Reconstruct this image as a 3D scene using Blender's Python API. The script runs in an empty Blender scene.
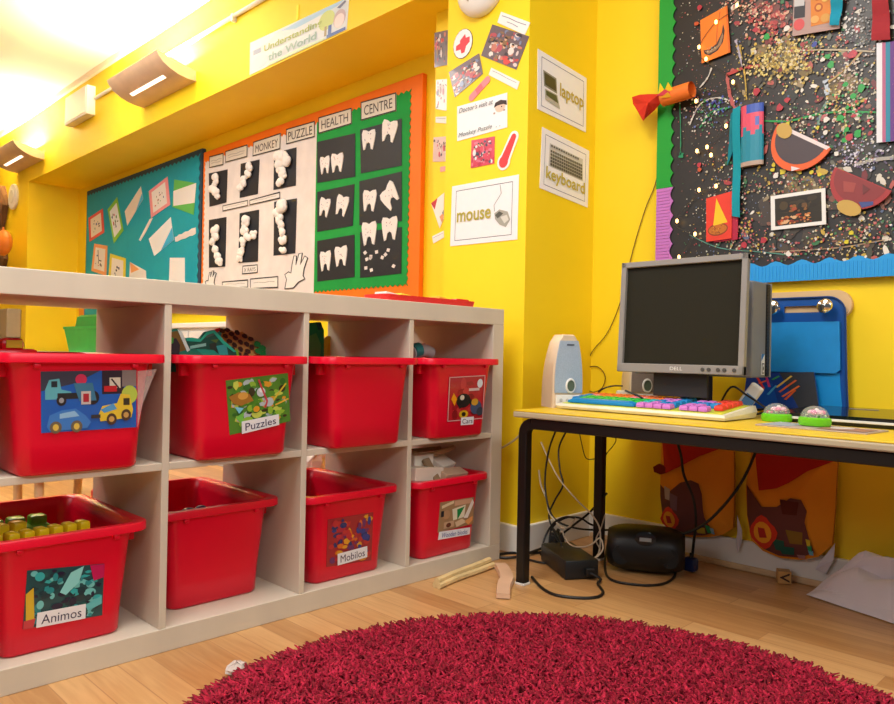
import bpy, bmesh, math, random
from mathutils import Vector, Matrix
random.seed(7)
SC = bpy.context.scene
COL = SC.collection
PI = math.pi

# ------------------------------------------------------------------ camera
FPX, YAW, PITCH, ROLL = 746.96, 0.78111, 0.00268, 0.01917
CAM = Vector((-1.8048, -1.5378, 0.6456))
FW = Vector((math.cos(YAW)*math.cos(PITCH), math.sin(YAW)*math.cos(PITCH), math.sin(PITCH)))
_r0 = Vector((math.sin(YAW), -math.cos(YAW), 0)); _u0 = _r0.cross(FW)
RT = _r0*math.cos(ROLL) + _u0*math.sin(ROLL)
UP = _u0*math.cos(ROLL) - _r0*math.sin(ROLL)
cam = bpy.data.cameras.new('camera'); camo = bpy.data.objects.new('camera', cam); COL.objects.link(camo)
cam.sensor_fit = 'HORIZONTAL'; cam.sensor_width = 36; cam.lens = 36*FPX/894
cam.clip_start = 0.02; cam.clip_end = 60
camo.matrix_world = Matrix(((RT.x, UP.x, -FW.x, CAM.x), (RT.y, UP.y, -FW.y, CAM.y), (RT.z, UP.z, -FW.z, CAM.z), (0, 0, 0, 1)))
SC.camera = camo

def at(px, py, ax, val):
    """measured point of the photograph on the plane axis=val of the room"""
    d = FW + RT*((px-447)/FPX) - UP*((py-352)/FPX)
    t = (val-CAM[ax])/d[ax]
    return CAM + d*t
def hit(px, py, P0, N):
    d = FW + RT*((px-447)/FPX) - UP*((py-352)/FPX)
    return CAM + d*((P0-CAM).dot(N)/d.dot(N))

# ------------------------------------------------------------------ colour / materials
def lin(c): return c/12.92 if c <= .04045 else ((c+.055)/1.055)**2.4
def C(h):
    h = h.lstrip('#'); return tuple(lin(int(h[i:i+2], 16)/255) for i in (0, 2, 4)) + (1,)
MATS = {}
def mat(name, col, rough=.5, metal=0, noise=0.06, nscale=12, bump=0, bscale=80, stretch=(1, 1, 1), emit=0, trans=0, alpha=1, ior=1.45, coat=0, spec=.5):
    if name in MATS: return MATS[name]
    m = bpy.data.materials.new(name); m.use_nodes = True; nt = m.node_tree; b = nt.nodes['Principled BSDF']
    col = C(col) if isinstance(col, str) else col
    b.inputs['Roughness'].default_value = rough; b.inputs['Metallic'].default_value = metal
    b.inputs['IOR'].default_value = ior; b.inputs['Transmission Weight'].default_value = trans
    b.inputs['Alpha'].default_value = alpha; b.inputs['Coat Weight'].default_value = coat
    b.inputs['Specular IOR Level'].default_value = spec
    tc = nt.nodes.new('ShaderNodeTexCoord'); mp = nt.nodes.new('ShaderNodeMapping'); mp.inputs['Scale'].default_value = stretch
    nt.links.new(tc.outputs['Object'], mp.inputs[0])
    if noise:
        n = nt.nodes.new('ShaderNodeTexNoise'); n.inputs['Scale'].default_value = nscale; n.inputs['Detail'].default_value = 4
        nt.links.new(mp.outputs[0], n.inputs['Vector'])
        r = nt.nodes.new('ShaderNodeValToRGB'); e = r.color_ramp.elements
        e[0].position = .3; e[1].position = .7
        e[0].color = tuple(max(0, x*(1-noise)) for x in col[:3])+(1,); e[1].color = tuple(min(1, x*(1+noise)) for x in col[:3])+(1,)
        nt.links.new(n.outputs['Fac'], r.inputs[0]); nt.links.new(r.outputs[0], b.inputs['Base Color'])
    else: b.inputs['Base Color'].default_value = col
    if bump:
        n2 = nt.nodes.new('ShaderNodeTexNoise'); n2.inputs['Scale'].default_value = bscale; nt.links.new(mp.outputs[0], n2.inputs['Vector'])
        bp = nt.nodes.new('ShaderNodeBump'); bp.inputs['Strength'].default_value = bump; bp.inputs['Distance'].default_value = .004
        nt.links.new(n2.outputs['Fac'], bp.inputs['Height']); nt.links.new(bp.outputs[0], b.inputs['Normal'])
    if emit:
        b.inputs['Emission Color'].default_value = col; b.inputs['Emission Strength'].default_value = emit
    MATS[name] = m; return m

def ink(name, rough=.55, coat=0):
    if name in MATS: return MATS[name]
    m = bpy.data.materials.new(name); m.use_nodes = True; nt = m.node_tree; b = nt.nodes['Principled BSDF']
    a = nt.nodes.new('ShaderNodeAttribute'); a.attribute_name = 'Col'
    tc = nt.nodes.new('ShaderNodeTexCoord'); n = nt.nodes.new('ShaderNodeTexNoise'); n.inputs['Scale'].default_value = 60
    nt.links.new(tc.outputs['Object'], n.inputs['Vector'])
    mx = nt.nodes.new('ShaderNodeMix'); mx.data_type = 'RGBA'; mx.blend_type = 'MULTIPLY'; mx.inputs[0].default_value = .05
    nt.links.new(a.outputs['Color'], mx.inputs[6]); nt.links.new(n.outputs['Color'], mx.inputs[7])
    nt.links.new(mx.outputs[2], b.inputs['Base Color']); b.inputs['Roughness'].default_value = rough; b.inputs['Coat Weight'].default_value = coat
    MATS[name] = m; return m
INK = ink('printed_paper'); LAM = ink('laminated_print', .3, .3); PAINT = ink('dried_paint', .4); FELT = ink('printed_cloth', .9)

M = dict(
 yellow=mat('yellow_wall_paint', (.95, .685, .010, 1), .55, noise=.025, nscale=3, bump=.02, bscale=120),
 white=mat('white_gloss_paint', '#e8e6e0', .4, noise=.02),
 cream=mat('cream_ceiling_paint', '#f3e3c4', .8, noise=.02, nscale=2),
 birch=mat('birch_veneer', '#cfc5b3', .45, noise=.05, nscale=9, stretch=(1, 1, .12), bump=.02),
 red=mat('red_plastic', (.74, .002, .026, 1), .3, noise=.02, nscale=4, spec=.5),
 black=mat('black_plastic', '#161616', .42, noise=.05),
 blackmetal=mat('black_enamel', '#12100f', .35, noise=.05),
 silver=mat('silver_plastic', '#8d8984', .38, noise=.03),
 greyplastic=mat('grey_plastic', '#7d7b78', .4, noise=.04),
 screen=mat('dark_screen', '#27251b', .6, noise=.02, spec=.15),
 ivory=mat('ivory_plastic', '#dcd2ba', .45, noise=.03),
 cable=mat('black_rubber', '#100e0d', .5, noise=.05),
 whitecable=mat('cream_rubber', '#c9b9a0', .5, noise=.05),
 chrome=mat('chrome', '#e8e6e2', .08, metal=1, noise=0),
 pine=mat('pale_wood', '#d3b48a', .55, noise=.12, nscale=14, stretch=(.15, 1, 1)),
 cotton=mat('white_cotton', '#f1ede6', .95, noise=.03, bump=.6, bscale=90),
 paper=mat('white_paper', '#eeebe4', .7, noise=.02),
 clear=mat('clear_plastic', '#ffffff', .08, noise=0, trans=1, ior=1.1),
 blue=mat('blue_vinyl', '#0b4f9e', .4, noise=.05), lightblue=mat('light_blue_vinyl', '#1f8ad2', .4, noise=.06, nscale=25),
 beige=mat('beige_board', '#dcb98a', .6, noise=.06), 
)

# ------------------------------------------------------------------ mesh builder
class MB:
    def __init__(s): s.v = []; s.f = []; s.m = []; s.c = []
    def add(s, vs, fs, m=0, c=(1, 1, 1, 1)):
        o = len(s.v); s.v += [Vector(v) for v in vs]
        for f in fs: s.f.append([i+o for i in f]); s.m.append(m); s.c.append(c)
        return s
    def box(s, c, d, m=0, col=(1, 1, 1, 1), rot=None, bev=0):
        hx, hy, hz = d[0]/2, d[1]/2, d[2]/2
        if bev:
            bm = bmesh.new(); bmesh.ops.create_cube(bm, size=1)
            for v in bm.verts: v.co = Vector((v.co.x*d[0], v.co.y*d[1], v.co.z*d[2]))
            bmesh.ops.bevel(bm, geom=bm.edges[:], offset=bev, segments=2, affect='EDGES', profile=.5)
            vs = [v.co.copy() for v in bm.verts]; bm.verts.index_update(); fs = [[v.index for v in f.verts] for f in bm.faces]; bm.free()
        else:
            vs = [Vector((x, y, z)) for x in (-hx, hx) for y in (-hy, hy) for z in (-hz, hz)]
            fs = [(0, 1, 3, 2), (4, 6, 7, 5), (0, 4, 5, 1), (2, 3, 7, 6), (0, 2, 6, 4), (1, 5, 7, 3)]
        if rot is not None: vs = [rot @ v for v in vs]
        return s.add([v+Vector(c) for v in vs], fs, m, col)
    def tube(s, pts, r, n=8, m=0, col=(1, 1, 1, 1), cap=True):
        pts = [Vector(p) for p in pts]; rs = r if isinstance(r, (list, tuple)) else [r]*len(pts)
        o = len(s.v); fs = []; prev = None; vs = []
        for i, p in enumerate(pts):
            t = (pts[min(i+1, len(pts)-1)]-pts[max(i-1, 0)])
            t = t.normalized() if t.length > 1e-9 else Vector((0, 0, 1))
            if prev is None:
                a = t.orthogonal().normalized()
            else:
                a = prev - t*prev.dot(t); a = a.normalized() if a.length > 1e-6 else t.orthogonal().normalized()
            prev = a; b = t.cross(a)
            for k in range(n): vs.append(p+(a*math.cos(2*PI*k/n)+b*math.sin(2*PI*k/n))*rs[i])
        for i in range(len(pts)-1):
            for k in range(n): fs.append((i*n+k, i*n+(k+1) % n, (i+1)*n+(k+1) % n, (i+1)*n+k))
        if cap: fs.append(tuple(range(n))[::-1]); fs.append(tuple((len(pts)-1)*n+k for k in range(n)))
        return s.add(vs, fs, m, col)
    def loft(s, rings, m=0, col=(1, 1, 1, 1), cap0=True, cap1=True):
        n = len(rings[0]); vs = [v for r in rings for v in r]; fs = []
        for i in range(len(rings)-1):
            for k in range(n): fs.append((i*n+k, i*n+(k+1) % n, (i+1)*n+(k+1) % n, (i+1)*n+k))
        if cap0: fs.append(tuple(range(n))[::-1])
        if cap1: fs.append(tuple((len(rings)-1)*n+k for k in range(n)))
        return s.add(vs, fs, m, col)
    def prism(s, pts, off, m=0, col=(1, 1, 1, 1), side=None):
        """polygon pts (3D) is the front; off is the vector to the back"""
        n = len(pts); pts = [Vector(p) for p in pts]; off = Vector(off)
        s.add(pts, [tuple(range(n))], m, col)
        s.add(pts+[p+off for p in pts], [(k, k+n, (k+1) % n+n, (k+1) % n) for k in range(n)]+[tuple(range(n, 2*n))[::-1]], m, side or col)
        return s
    def poly(s, pts, m=0, col=(1, 1, 1, 1)): return s.add(pts, [tuple(range(len(pts)))], m, col)
    def ball(s, c, r, m=0, col=(1, 1, 1, 1), nu=10, nv=7, rot=None):
        r = r if isinstance(r, (tuple, list)) else (r, r, r); vs = []; fs = []
        for i in range(nv+1):
            th = PI*i/nv
            for k in range(nu):
                v = Vector((r[0]*math.sin(th)*math.cos(2*PI*k/nu), r[1]*math.sin(th)*math.sin(2*PI*k/nu), r[2]*math.cos(th)))
                vs.append((rot @ v if rot is not None else v)+Vector(c))
        for i in range(nv):
            for k in range(nu): fs.append((i*nu+k, (i+1)*nu+k, (i+1)*nu+(k+1) % nu, i*nu+(k+1) % nu))
        return s.add(vs, fs, m, col)
    def build(s, name, mats, parent=None, loc=None, smooth=False, fix=True, rot=None, local=False):
        """verts are in world space; loc becomes the origin (verts shifted) unless local=True"""
        if not isinstance(mats, (list, tuple)): mats = [mats]
        sh = Vector((0, 0, 0))
        if not local:
            if loc is not None: sh = Vector(loc)
            elif parent is not None: sh = Vector(parent.location)
        me = bpy.data.meshes.new(name); me.from_pydata([v-sh for v in s.v], [], s.f)
        for m in mats: me.materials.append(m)
        me.polygons.foreach_set('material_index', s.m)
        at_ = me.color_attributes.new('Col', 'FLOAT_COLOR', 'CORNER')
        buf = []
        for f, c in zip(s.f, s.c): buf += list(c)*len(f)
        at_.data.foreach_set('color', buf)
        if fix:
            bm = bmesh.new(); bm.from_mesh(me); bmesh.ops.recalc_face_normals(bm, faces=bm.faces[:]); bm.to_mesh(me); bm.free()
        if smooth:
            me.polygons.foreach_set('use_smooth', [True]*len(me.polygons)); me.set_sharp_from_angle(angle=math.radians(smooth if smooth is not True else 40))
        o = bpy.data.objects.new(name, me); COL.objects.link(o)
        if parent is not None: o.parent = parent
        elif loc is not None: o.location = loc
        if rot is not None: o.rotation_euler = rot
        return o

def tag(o, label, cat, group=None, kind=None):
    o['label'] = label; o['category'] = cat
    if group: o['group'] = group
    if kind: o['kind'] = kind
    return o
def thing(name, label, cat, loc=(0, 0, 0), rz=0, group=None):
    o = bpy.data.objects.new(name, None); COL.objects.link(o); o.empty_display_size = .05
    o.location = loc; o.rotation_euler = (0, 0, rz); return tag(o, label, cat, group)
def struct(name, mb, m, smooth=False):
    o = mb.build(name, m, smooth=smooth); o['kind'] = 'structure'; return o

def rrect(x0, x1, y0, y1, r, z, n=5):
    pts = []
    for cx, cy, a in ((x1-r, y1-r, 0), (x0+r, y1-r, 90), (x0+r, y0+r, 180), (x1-r, y0+r, 270)):
        for k in range(n+1):
            t = math.radians(a+90*k/n); pts.append(Vector((cx+r*math.cos(t), cy+r*math.sin(t), z)))
    return pts
def spline(pts, k=6):
    pts = [Vector(p) for p in pts]; out = []
    P = [pts[0]]+pts+[pts[-1]]
    for i in range(1, len(P)-2):
        a, b, c, d = P[i-1], P[i], P[i+1], P[i+2]
        for j in range(k):
            t = j/k; out.append(.5*((2*b)+(c-a)*t+(2*a-5*b+4*c-d)*t*t+(3*b-a-3*c+d)*t**3))
    out.append(pts[-1]); return out

# ------------------------------------------------------------------ flat printed sheets
_TXT = {}
def text_polys(body, italic=0, bold=0):
    key = (body, italic, bold)
    if key in _TXT: return _TXT[key]
    cu = bpy.data.curves.new('t', 'FONT'); cu.body = body; cu.size = 1; cu.resolution_u = 3; cu.shear = italic; cu.offset = bold
    o = bpy.data.objects.new('t', cu); COL.objects.link(o)
    dg = bpy.context.evaluated_depsgraph_get(); dg.update(); me = bpy.data.meshes.new_from_object(o.evaluated_get(dg))
    vs = [v.co.copy() for v in me.vertices]; fs = [tuple(p.vertices) for p in me.polygons]
    bpy.data.objects.remove(o); bpy.data.curves.remove(cu); bpy.data.meshes.remove(me)
    if vs:
        x0 = min(v.x for v in vs); x1 = max(v.x for v in vs); y0 = min(v.y for v in vs); y1 = max(v.y for v in vs)
        vs = [((v.x-x0)/(x1-x0), 1-(v.y-y0)/(y1-y0)) for v in vs]
    _TXT[key] = (vs, fs); return _TXT[key]

class Quad:
    """a flat rectangle: TL,TR,BR,BL in space and an outward normal"""
    def __init__(s, c, n): s.c = [Vector(p) for p in c]; s.n = Vector(n).normalized()
    def p(s, u, v, h=0):
        a, b, c, d = s.c
        return a*(1-u)*(1-v)+b*u*(1-v)+c*u*v+d*(1-u)*v+s.n*h
    def centre(s): return s.p(.5, .5)
def qpx(px, ax, val, n=None):
    if n is None: n = (-1, 0, 0) if ax == 0 else (0, -1, 0)
    return Quad([at(x, y, ax, val) for x, y in px], n)

def draw(mb, q, shapes, h0, dh=.00035):
    h = h0; dh = min(dh, .0022/max(1, len(shapes)))
    for sh in shapes:
        k = sh[0]; h += dh
        if k == 'rect':
            _, x0, y0, x1, y1, c = sh; mb.poly([q.p(x0, y0, h), q.p(x1, y0, h), q.p(x1, y1, h), q.p(x0, y1, h)], 0, C(c))
        elif k == 'poly':
            mb.poly([q.p(x, y, h) for x, y in sh[1]], 0, C(sh[2]))
        elif k == 'ell':
            _, cx, cy, rx, ry, c = sh[:6]; a0 = sh[6] if len(sh) > 6 else 0
            pts = []
            for i in range(16):
                t = 2*PI*i/16; x, y = rx*math.cos(t), ry*math.sin(t)
                pts.append(q.p(cx+x*math.cos(a0)-y*math.sin(a0), cy+x*math.sin(a0)+y*math.cos(a0), h))
            mb.poly(pts, 0, C(c))
        elif k == 'frame':
            _, x0, y0, x1, y1, w, wh, c = sh
            for a in ((x0, y0, x1, y0+wh), (x0, y1-wh, x1, y1), (x0, y0, x0+w, y1), (x1-w, y0, x1, y1)):
                mb.poly([q.p(a[0], a[1], h), q.p(a[2], a[1], h), q.p(a[2], a[3], h), q.p(a[0], a[3], h)], 0, C(c))
        elif k == 'line':
            _, pts, w, c = sh
            for (xa, ya), (xb, yb) in zip(pts, pts[1:]):
                L = math.hypot(xb-xa, yb-ya) or 1; nx, ny = -(yb-ya)/L*w/2, (xb-xa)/L*w/2
                mb.poly([q.p(xa+nx, ya+ny, h), q.p(xb+nx, yb+ny, h), q.p(xb-nx, yb-ny, h), q.p(xa-nx, ya-ny, h)], 0, C(c))
    return h
def lettering(q, body, box, col, parent, h, italic=0, bold=0, m=None):
    vs, fs = text_polys(body, italic, bold); x0, y0, x1, y1 = box; mb = MB()
    mb.add([q.p(x0+(x1-x0)*u, y0+(y1-y0)*v, h) for u, v in vs], fs, 0, C(col))
    return mb.build('lettering', m or INK, parent=parent)
def sheet(name, label, cat, q, base, shapes=(), texts=(), group=None, th=.0015, m=None, outline=None, parent=None, gap=.0006):
    """a sheet of paper/card with its print; texts become child lettering"""
    mb = MB(); o0 = q.centre()
    ol = outline or [(0, 0), (1, 0), (1, 1), (0, 1)]
    mb.prism([q.p(u, v, th+gap) for u, v in ol], q.n*(-th), 0, C(base))
    h = draw(mb, q, shapes, th+gap)
    if parent is None:
        o = mb.build(name, m or INK, loc=o0, fix=False); tag(o, label, cat, group)
    else:
        o = mb.build(name, m or INK, parent=parent, fix=False)
        if label: o['label'] = label
    for body, box, col, *k in texts:
        vs, fs = text_polys(body, *(k[:2])); x0, y0, x1, y1 = box; tb = MB()
        tb.add([q.p(x0+(x1-x0)*u, y0+(y1-y0)*v, h+.0005)-o0 for u, v in vs], fs, 0, C(col))
        if parent is None: tb.build('lettering', m or INK, parent=o, local=True, fix=False)
        else:
            tb.v = [v+o0-Vector(parent.location) for v in tb.v]; tb.build('lettering', m or INK, parent=o, local=True, fix=False)
    return o
def scatter_shapes(seed, cols, n, size=(.05, .14), box=(0, 0, 1, 1)):
    r = random.Random(seed); out = []
    for i in range(n):
        sx = r.uniform(*size); sy = r.uniform(*size)
        x = r.uniform(box[0]+sx, box[2]-sx); y = r.uniform(box[1]+sy, box[3]-sy); c = r.choice(cols)
        if r.random() < .5: out.append(('ell', x, y, sx*.9, sy*.9, c, 0))
        else:
            a = r.uniform(0, 2*PI); pts = [(x+sx*math.cos(a+t)*r.uniform(.5, 1), y+sy*math.sin(a+t)*r.uniform(.5, 1)) for t in (0, 1.3, 2.6, 3.9, 5.2)]
            out.append(('poly', pts, c))
    return out

# ================================================================== SETTING
XW, XC, XS = .49, .10, .24        # wall plane, column face, narrow pilaster face
YB = 5.2                           # far end of the recess
CZ = 2.54
def woodfloor():
    m = bpy.data.materials.new('laminate_floor'); m.use_nodes = True; nt = m.node_tree; b = nt.nodes['Principled BSDF']; L = nt.links.new
    tc = nt.nodes.new('ShaderNodeTexCoord'); mp = nt.nodes.new('ShaderNodeMapping'); mp.inputs['Rotation'].default_value = (0, 0, PI/2); L(tc.outputs['Object'], mp.inputs[0])
    br = nt.nodes.new('ShaderNodeTexBrick'); br.offset = .37; br.squash = 1; L(mp.outputs[0], br.inputs['Vector'])
    br.inputs['Color1'].default_value = (.0, 0, 0, 1); br.inputs['Color2'].default_value = (1, 1, 1, 1); br.inputs['Mortar'].default_value = (.0, 0, 0, 1)
    br.inputs['Scale'].default_value = 1; br.inputs['Mortar Size'].default_value = .0012; br.inputs['Brick Width'].default_value = .42; br.inputs['Row Height'].default_value = .066; br.inputs['Bias'].default_value = 0
    mp2 = nt.nodes.new('ShaderNodeMapping'); mp2.inputs['Scale'].default_value = (22, 1.6, 1); L(tc.outputs['Object'], mp2.inputs[0])
    n = nt.nodes.new('ShaderNodeTexNoise'); n.inputs['Scale'].default_value = 3; n.inputs['Detail'].default_value = 6; n.inputs['Distortion'].default_value = .8; L(mp2.outputs[0], n.inputs['Vector'])
    r1 = nt.nodes.new('ShaderNodeValToRGB'); r1.color_ramp.elements[0].color = C('#a06c3a'); r1.color_ramp.elements[1].color = C('#d6a870')
    mx = nt.nodes.new('ShaderNodeMath'); mx.operation = 'MULTIPLY_ADD'; mx.inputs[1].default_value = .55; L(br.outputs['Color'], mx.inputs[0])
    m2 = nt.nodes.new('ShaderNodeMath'); m2.operation = 'MULTIPLY_ADD'; m2.inputs[1].default_value = .9; m2.inputs[2].default_value = -.2; L(n.outputs['Fac'], m2.inputs[0])
    L(m2.outputs[0], mx.inputs[2]); L(mx.outputs[0], r1.inputs[0])
    mm = nt.nodes.new('ShaderNodeMix'); mm.data_type = 'RGBA'; L(br.outputs['Fac'], mm.inputs[0]); L(r1.outputs[0], mm.inputs[6]); mm.inputs[7].default_value = C('#a9784a')
    L(mm.outputs[2], b.inputs['Base Color']); b.inputs['Roughness'].default_value = .32
    return m
mb = MB(); mb.box((-1.75, 2.5, -.05), (4.6, 11, .1)); struct('floor', mb, woodfloor())
mb = MB(); mb.box((-1.75, 2.5, CZ+.05), (4.6, 11, .1)); struct('ceiling', mb, M['cream'])
mb = MB(); mb.box((XW+.05, 2.5, CZ/2), (.1, 11, CZ)); struct('wall_right', mb, M['yellow'])
mb = MB(); mb.box(((XC+XW)/2, .1885, CZ/2), (XW-XC, .377, CZ)); struct('wall_column', mb, M['yellow'])
mb = MB(); mb.box(((XS+XW)/2, .479, 1.0), (XW-XS, .21, 2.0)); struct('wall_pilaster', mb, M['yellow'])
mb = MB(); mb.box(((XC+XW)/2, YB+1.4, CZ/2), (XW-XC, 2.8, CZ)); struct('wall_back', mb, M['yellow'])
mb = MB(); mb.box(((XC+XW)/2, (YB+.377)/2, (CZ+1.988)/2), (XW-XC, YB-.377, CZ-1.988)); struct('wall_beam', mb, M['yellow'])
mb = MB(); mb.box((-1.75, 8.05, CZ/2), (4.6, .1, CZ)); struct('wall_far', mb, M['yellow'])
# cornice, skirting
mb = MB(); mb.box((XC-.012, 4.1, CZ-.02), (.024, 7.6, .04), bev=.005); struct('trim_1', mb, M['cream'])
mb = MB(); mb.box((XW-.008, -1.5, .045), (.016, 3.0, .09), bev=.003); struct('baseboard_right', mb, M['white'])
mb = MB(); mb.box((XW-.022, -1.51, .009), (.013, 2.97, .018), bev=.004); struct('trim_2', mb, M['pine'])
mb = MB(); mb.box((XC-.008, .19, .045), (.016, .41, .09), bev=.003); mb.box(((XC+XW)/2-.012, -.008, .045), (XW-XC+.006, .016, .09), bev=.003); struct('baseboard_column', mb, M['white'])

# ================================================================== SHELVING UNIT
F_, CW, DV = .05, .335, .016
XR = [0, -F_, -F_-CW, -F_-CW-DV, -F_-2*CW-DV, -F_-2*CW-2*DV, -F_-3*CW-2*DV, -F_-3*CW-3*DV, -F_-4*CW-3*DV, -2*F_-4*CW-3*DV]
SH, SD = .79, .385
su = thing('shelving_unit', 'pale birch cube shelving unit with eight open cells holding red toy bins', 'shelf', ((XR[9])/2, SD/2, 0))
def sbox(name, x0, x1, z0, z1, y0=0, y1=SD):
    b = MB(); b.box(((x0+x1)/2, (y0+y1)/2, (z0+z1)/2), (abs(x1-x0), y1-y0, z1-z0), bev=.0015); return b.build(name, M['birch'], parent=su)
sbox('top_panel', XR[9], 0, SH-F_, SH); sbox('bottom_panel', XR[9], 0, 0, F_)
sbox('side_panel', XR[1], 0, F_, SH-F_); sbox('side_panel', XR[9], XR[8], F_, SH-F_)
for a, b_ in ((3, 2), (5, 4), (7, 6)): sbox('divider', XR[a], XR[b_], F_, SH-F_, .0015)
ZM0, ZM1 = F_+.337, F_+.353
for a, b_ in ((2, 1), (4, 3), (6, 5), (8, 7)): sbox('shelf_board', XR[a], XR[b_], ZM0, ZM1, .001)

# ================================================================== RED BINS
def bin_mesh():
    b = MB()
    def R(hw, y0, y1, r, z): return rrect(-hw, hw, y0, y1, r, z, 6)
    rings = [R(.108, .034, .392, .022, 0), R(.113, .029, .397, .026, .006), R(.116, .026, .4, .028, .06), R(.129, .014, .408, .031, .203),
             R(.132, .012, .410, .033, .211), R(.154, .004, .417, .036, .212), R(.1575, .002, .419, .037, .211), R(.161, 0, .421, .038, .2125), R(.161, 0, .421, .038, .226),
             R(.1595, .0015, .4195, .037, .2295), R(.138, .017, .404, .032, .2295), R(.132, .02, .401, .03, .224), R(.125, .02, .402, .029, .2), R(.111, .032, .394, .024, .01), R(.106, .037, .389, .02, .004)]
    b.loft(rings)
    for sx in (-1, 1):
        for y in (.06, .36): b.box((sx*.136, y, .197), (.018, .016, .026), bev=.002)
    for x in (-.09, .09): b.box((x, .0085, .206), (.012, .009, .009), bev=.002)
    return b
def make_bin(label, cx, yf, z, rz=0):
    t = thing('toy_bin', label, 'toy bin', (cx, yf, z), rz, 'red plastic toy bins in the shelving unit')
    o = bin_mesh().build('bin_body', M['red'], parent=t, local=True, smooth=50)
    return t
def bin_quad(t, px):
    """sheet stuck on the bin's sloping front, world quad"""
    L = t.location; n = Vector((0, -1, -.083)).normalized()
    P0 = Vector((L.x, L.y+.0258, L.z+.06))
    return Quad([hit(x, y, P0, n) for x, y in px], n)
zt, zb = ZM1+.0005, F_+.0005
XCN = [-1.27, -.92, -.569, -.2175]
binA1 = make_bin('red toy bin with toy truck picture, upper row, far left', XCN[0], -.045, zt)
binB1 = make_bin('red toy bin marked Puzzles, upper row, second from left', XCN[1], -.052, zt)
binC1 = make_bin('plain red toy bin with no picture, upper row between two pictured bins', XCN[2], -.064, zt)
binD1 = make_bin('red toy bin in the upper row, far right cell, with small red picture', XCN[3], -.05, zt)
binA2 = make_bin('red toy bin marked Animos, lower row, far left', XCN[0]-.006, .014, zb)
binB2 = make_bin('plain red toy bin with no picture, lower row, beside the Animos bin', XCN[1]-.004, .058, zb)
binC2 = make_bin('red toy bin marked Mobilos, lower row', XCN[2]-.005, .006, zb)
binD2 = make_bin('red toy bin marked Wooden blocks, lower row, far right', XCN[3]+.005, -.008, zb)

def bin_label(t, px, base, shapes, name='picture_label', lab=None):
    q = bin_quad(t, px); return sheet(name, lab, None, q, base, shapes, parent=t, th=.0008, m=LAM), q
def bin_tag(t, px, text, col='#2a2a55'):
    q = bin_quad(t, px); q.c = [c+q.n*.0042 for c in q.c]
    sheet('name_tag', None, None, q, '#eef0f6', (), [(text, (.09, .2, .91, .82), col, 0, 0)], parent=t, th=.0006, m=LAM)

# A1: toy trucks on blue
tr = [('rect', 0, 0, 1, 1, '#1560c0'), ('poly', [(0, 0), (.6, 0), (.35, .2), (0, .32)], '#3a3f55'), ('rect', .62, 0, .86, .4, '#2c2438'), ('rect', .84, 0, 1, .28, '#8a7f80'),
 ('poly', [(.04, .3), (.08, .14), (.18, .12), (.2, .3), (.3, .34), (.3, .46), (.04, .46)], '#5fb7c8'), ('rect', .1, .16, .16, .26, '#1a2b3a'), ('rect', .16, .36, .48, .46, '#222a30'), ('ell', .2, .48, .05, .09, '#20242c'), ('ell', .2, .48, .025, .045, '#9aa0a8'), ('ell', .52, .45, .07, .12, '#20242c'), ('ell', .52, .45, .03, .05, '#8a8f98'),
 ('ell', .4, .14, .06, .09, '#d2305e'), ('poly', [(.32, .2), (.52, .2), (.56, .5), (.38, .5)], '#3a7a9e'), ('rect', .4, .34, .5, .56, '#c9c2c0'), ('rect', .42, .38, .48, .52, '#b02a3a'), ('rect', .7, .12, .82, .3, '#d8d4c4'), ('line', [(.72, .14), (.8, .3)], .02, '#20202a'), ('rect', .64, .26, .78, .36, '#c0202e'),
 ('ell', .92, .42, .09, .16, '#b8cf52'), ('poly', [(.05, .9), (.08, .72), (.2, .64), (.34, .62), (.44, .74), (.5, .86), (.46, .96), (.08, .98)], '#3a7fd0'), ('poly', [(.18, .7), (.33, .66), (.38, .75), (.18, .78)], '#8fc2ea'), ('ell', .14, .92, .06, .1, '#6f6552'), ('ell', .14, .92, .03, .055, '#e0c456'), ('ell', .35, .92, .06, .1, '#6f6552'), ('ell', .35, .92, .03, .055, '#e0c456'),
 ('poly', [(.58, .74), (.62, .6), (.78, .56), (.82, .4), (.92, .42), (.96, .68), (.94, .82), (.6, .86)], '#e3c63a'), ('poly', [(.6, .66), (.74, .56), (.78, .66), (.64, .72)], '#4e9ed8'), ('rect', .85, .48, .92, .6, '#36322a'), ('rect', .5, .74, .6, .8, '#35353a'), ('ell', .72, .83, .055, .1, '#4a3a30'), ('ell', .72, .83, .03, .05, '#c8a05a'), ('ell', .88, .77, .055, .1, '#4a3a30'), ('ell', .88, .77, .03, .05, '#c8a05a')]
bin_label(binA1, [(40.5, 371.5), (136, 370), (136, 427), (41, 433)], '#1560c0', tr)
q = bin_quad(binA1, [(137, 371), (156, 369), (142, 404), (137, 428)]); q.c = [c+q.n*.002 for c in q.c]
b = MB(); b.poly(q.c); b.add([c+Vector((0, -.001, 0)) for c in q.c], [(0, 1, 2, 3)]); b.build('plastic_pocket', mat('pocket_film', '#e8d8d4', .12, noise=0, alpha=.3), parent=binA1, fix=False)
jm = ['#4f8f2c', '#8fbf3a', '#2e6e2a', '#c8d85a', '#35301f', '#e0a02a', '#b8c8d0']
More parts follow.
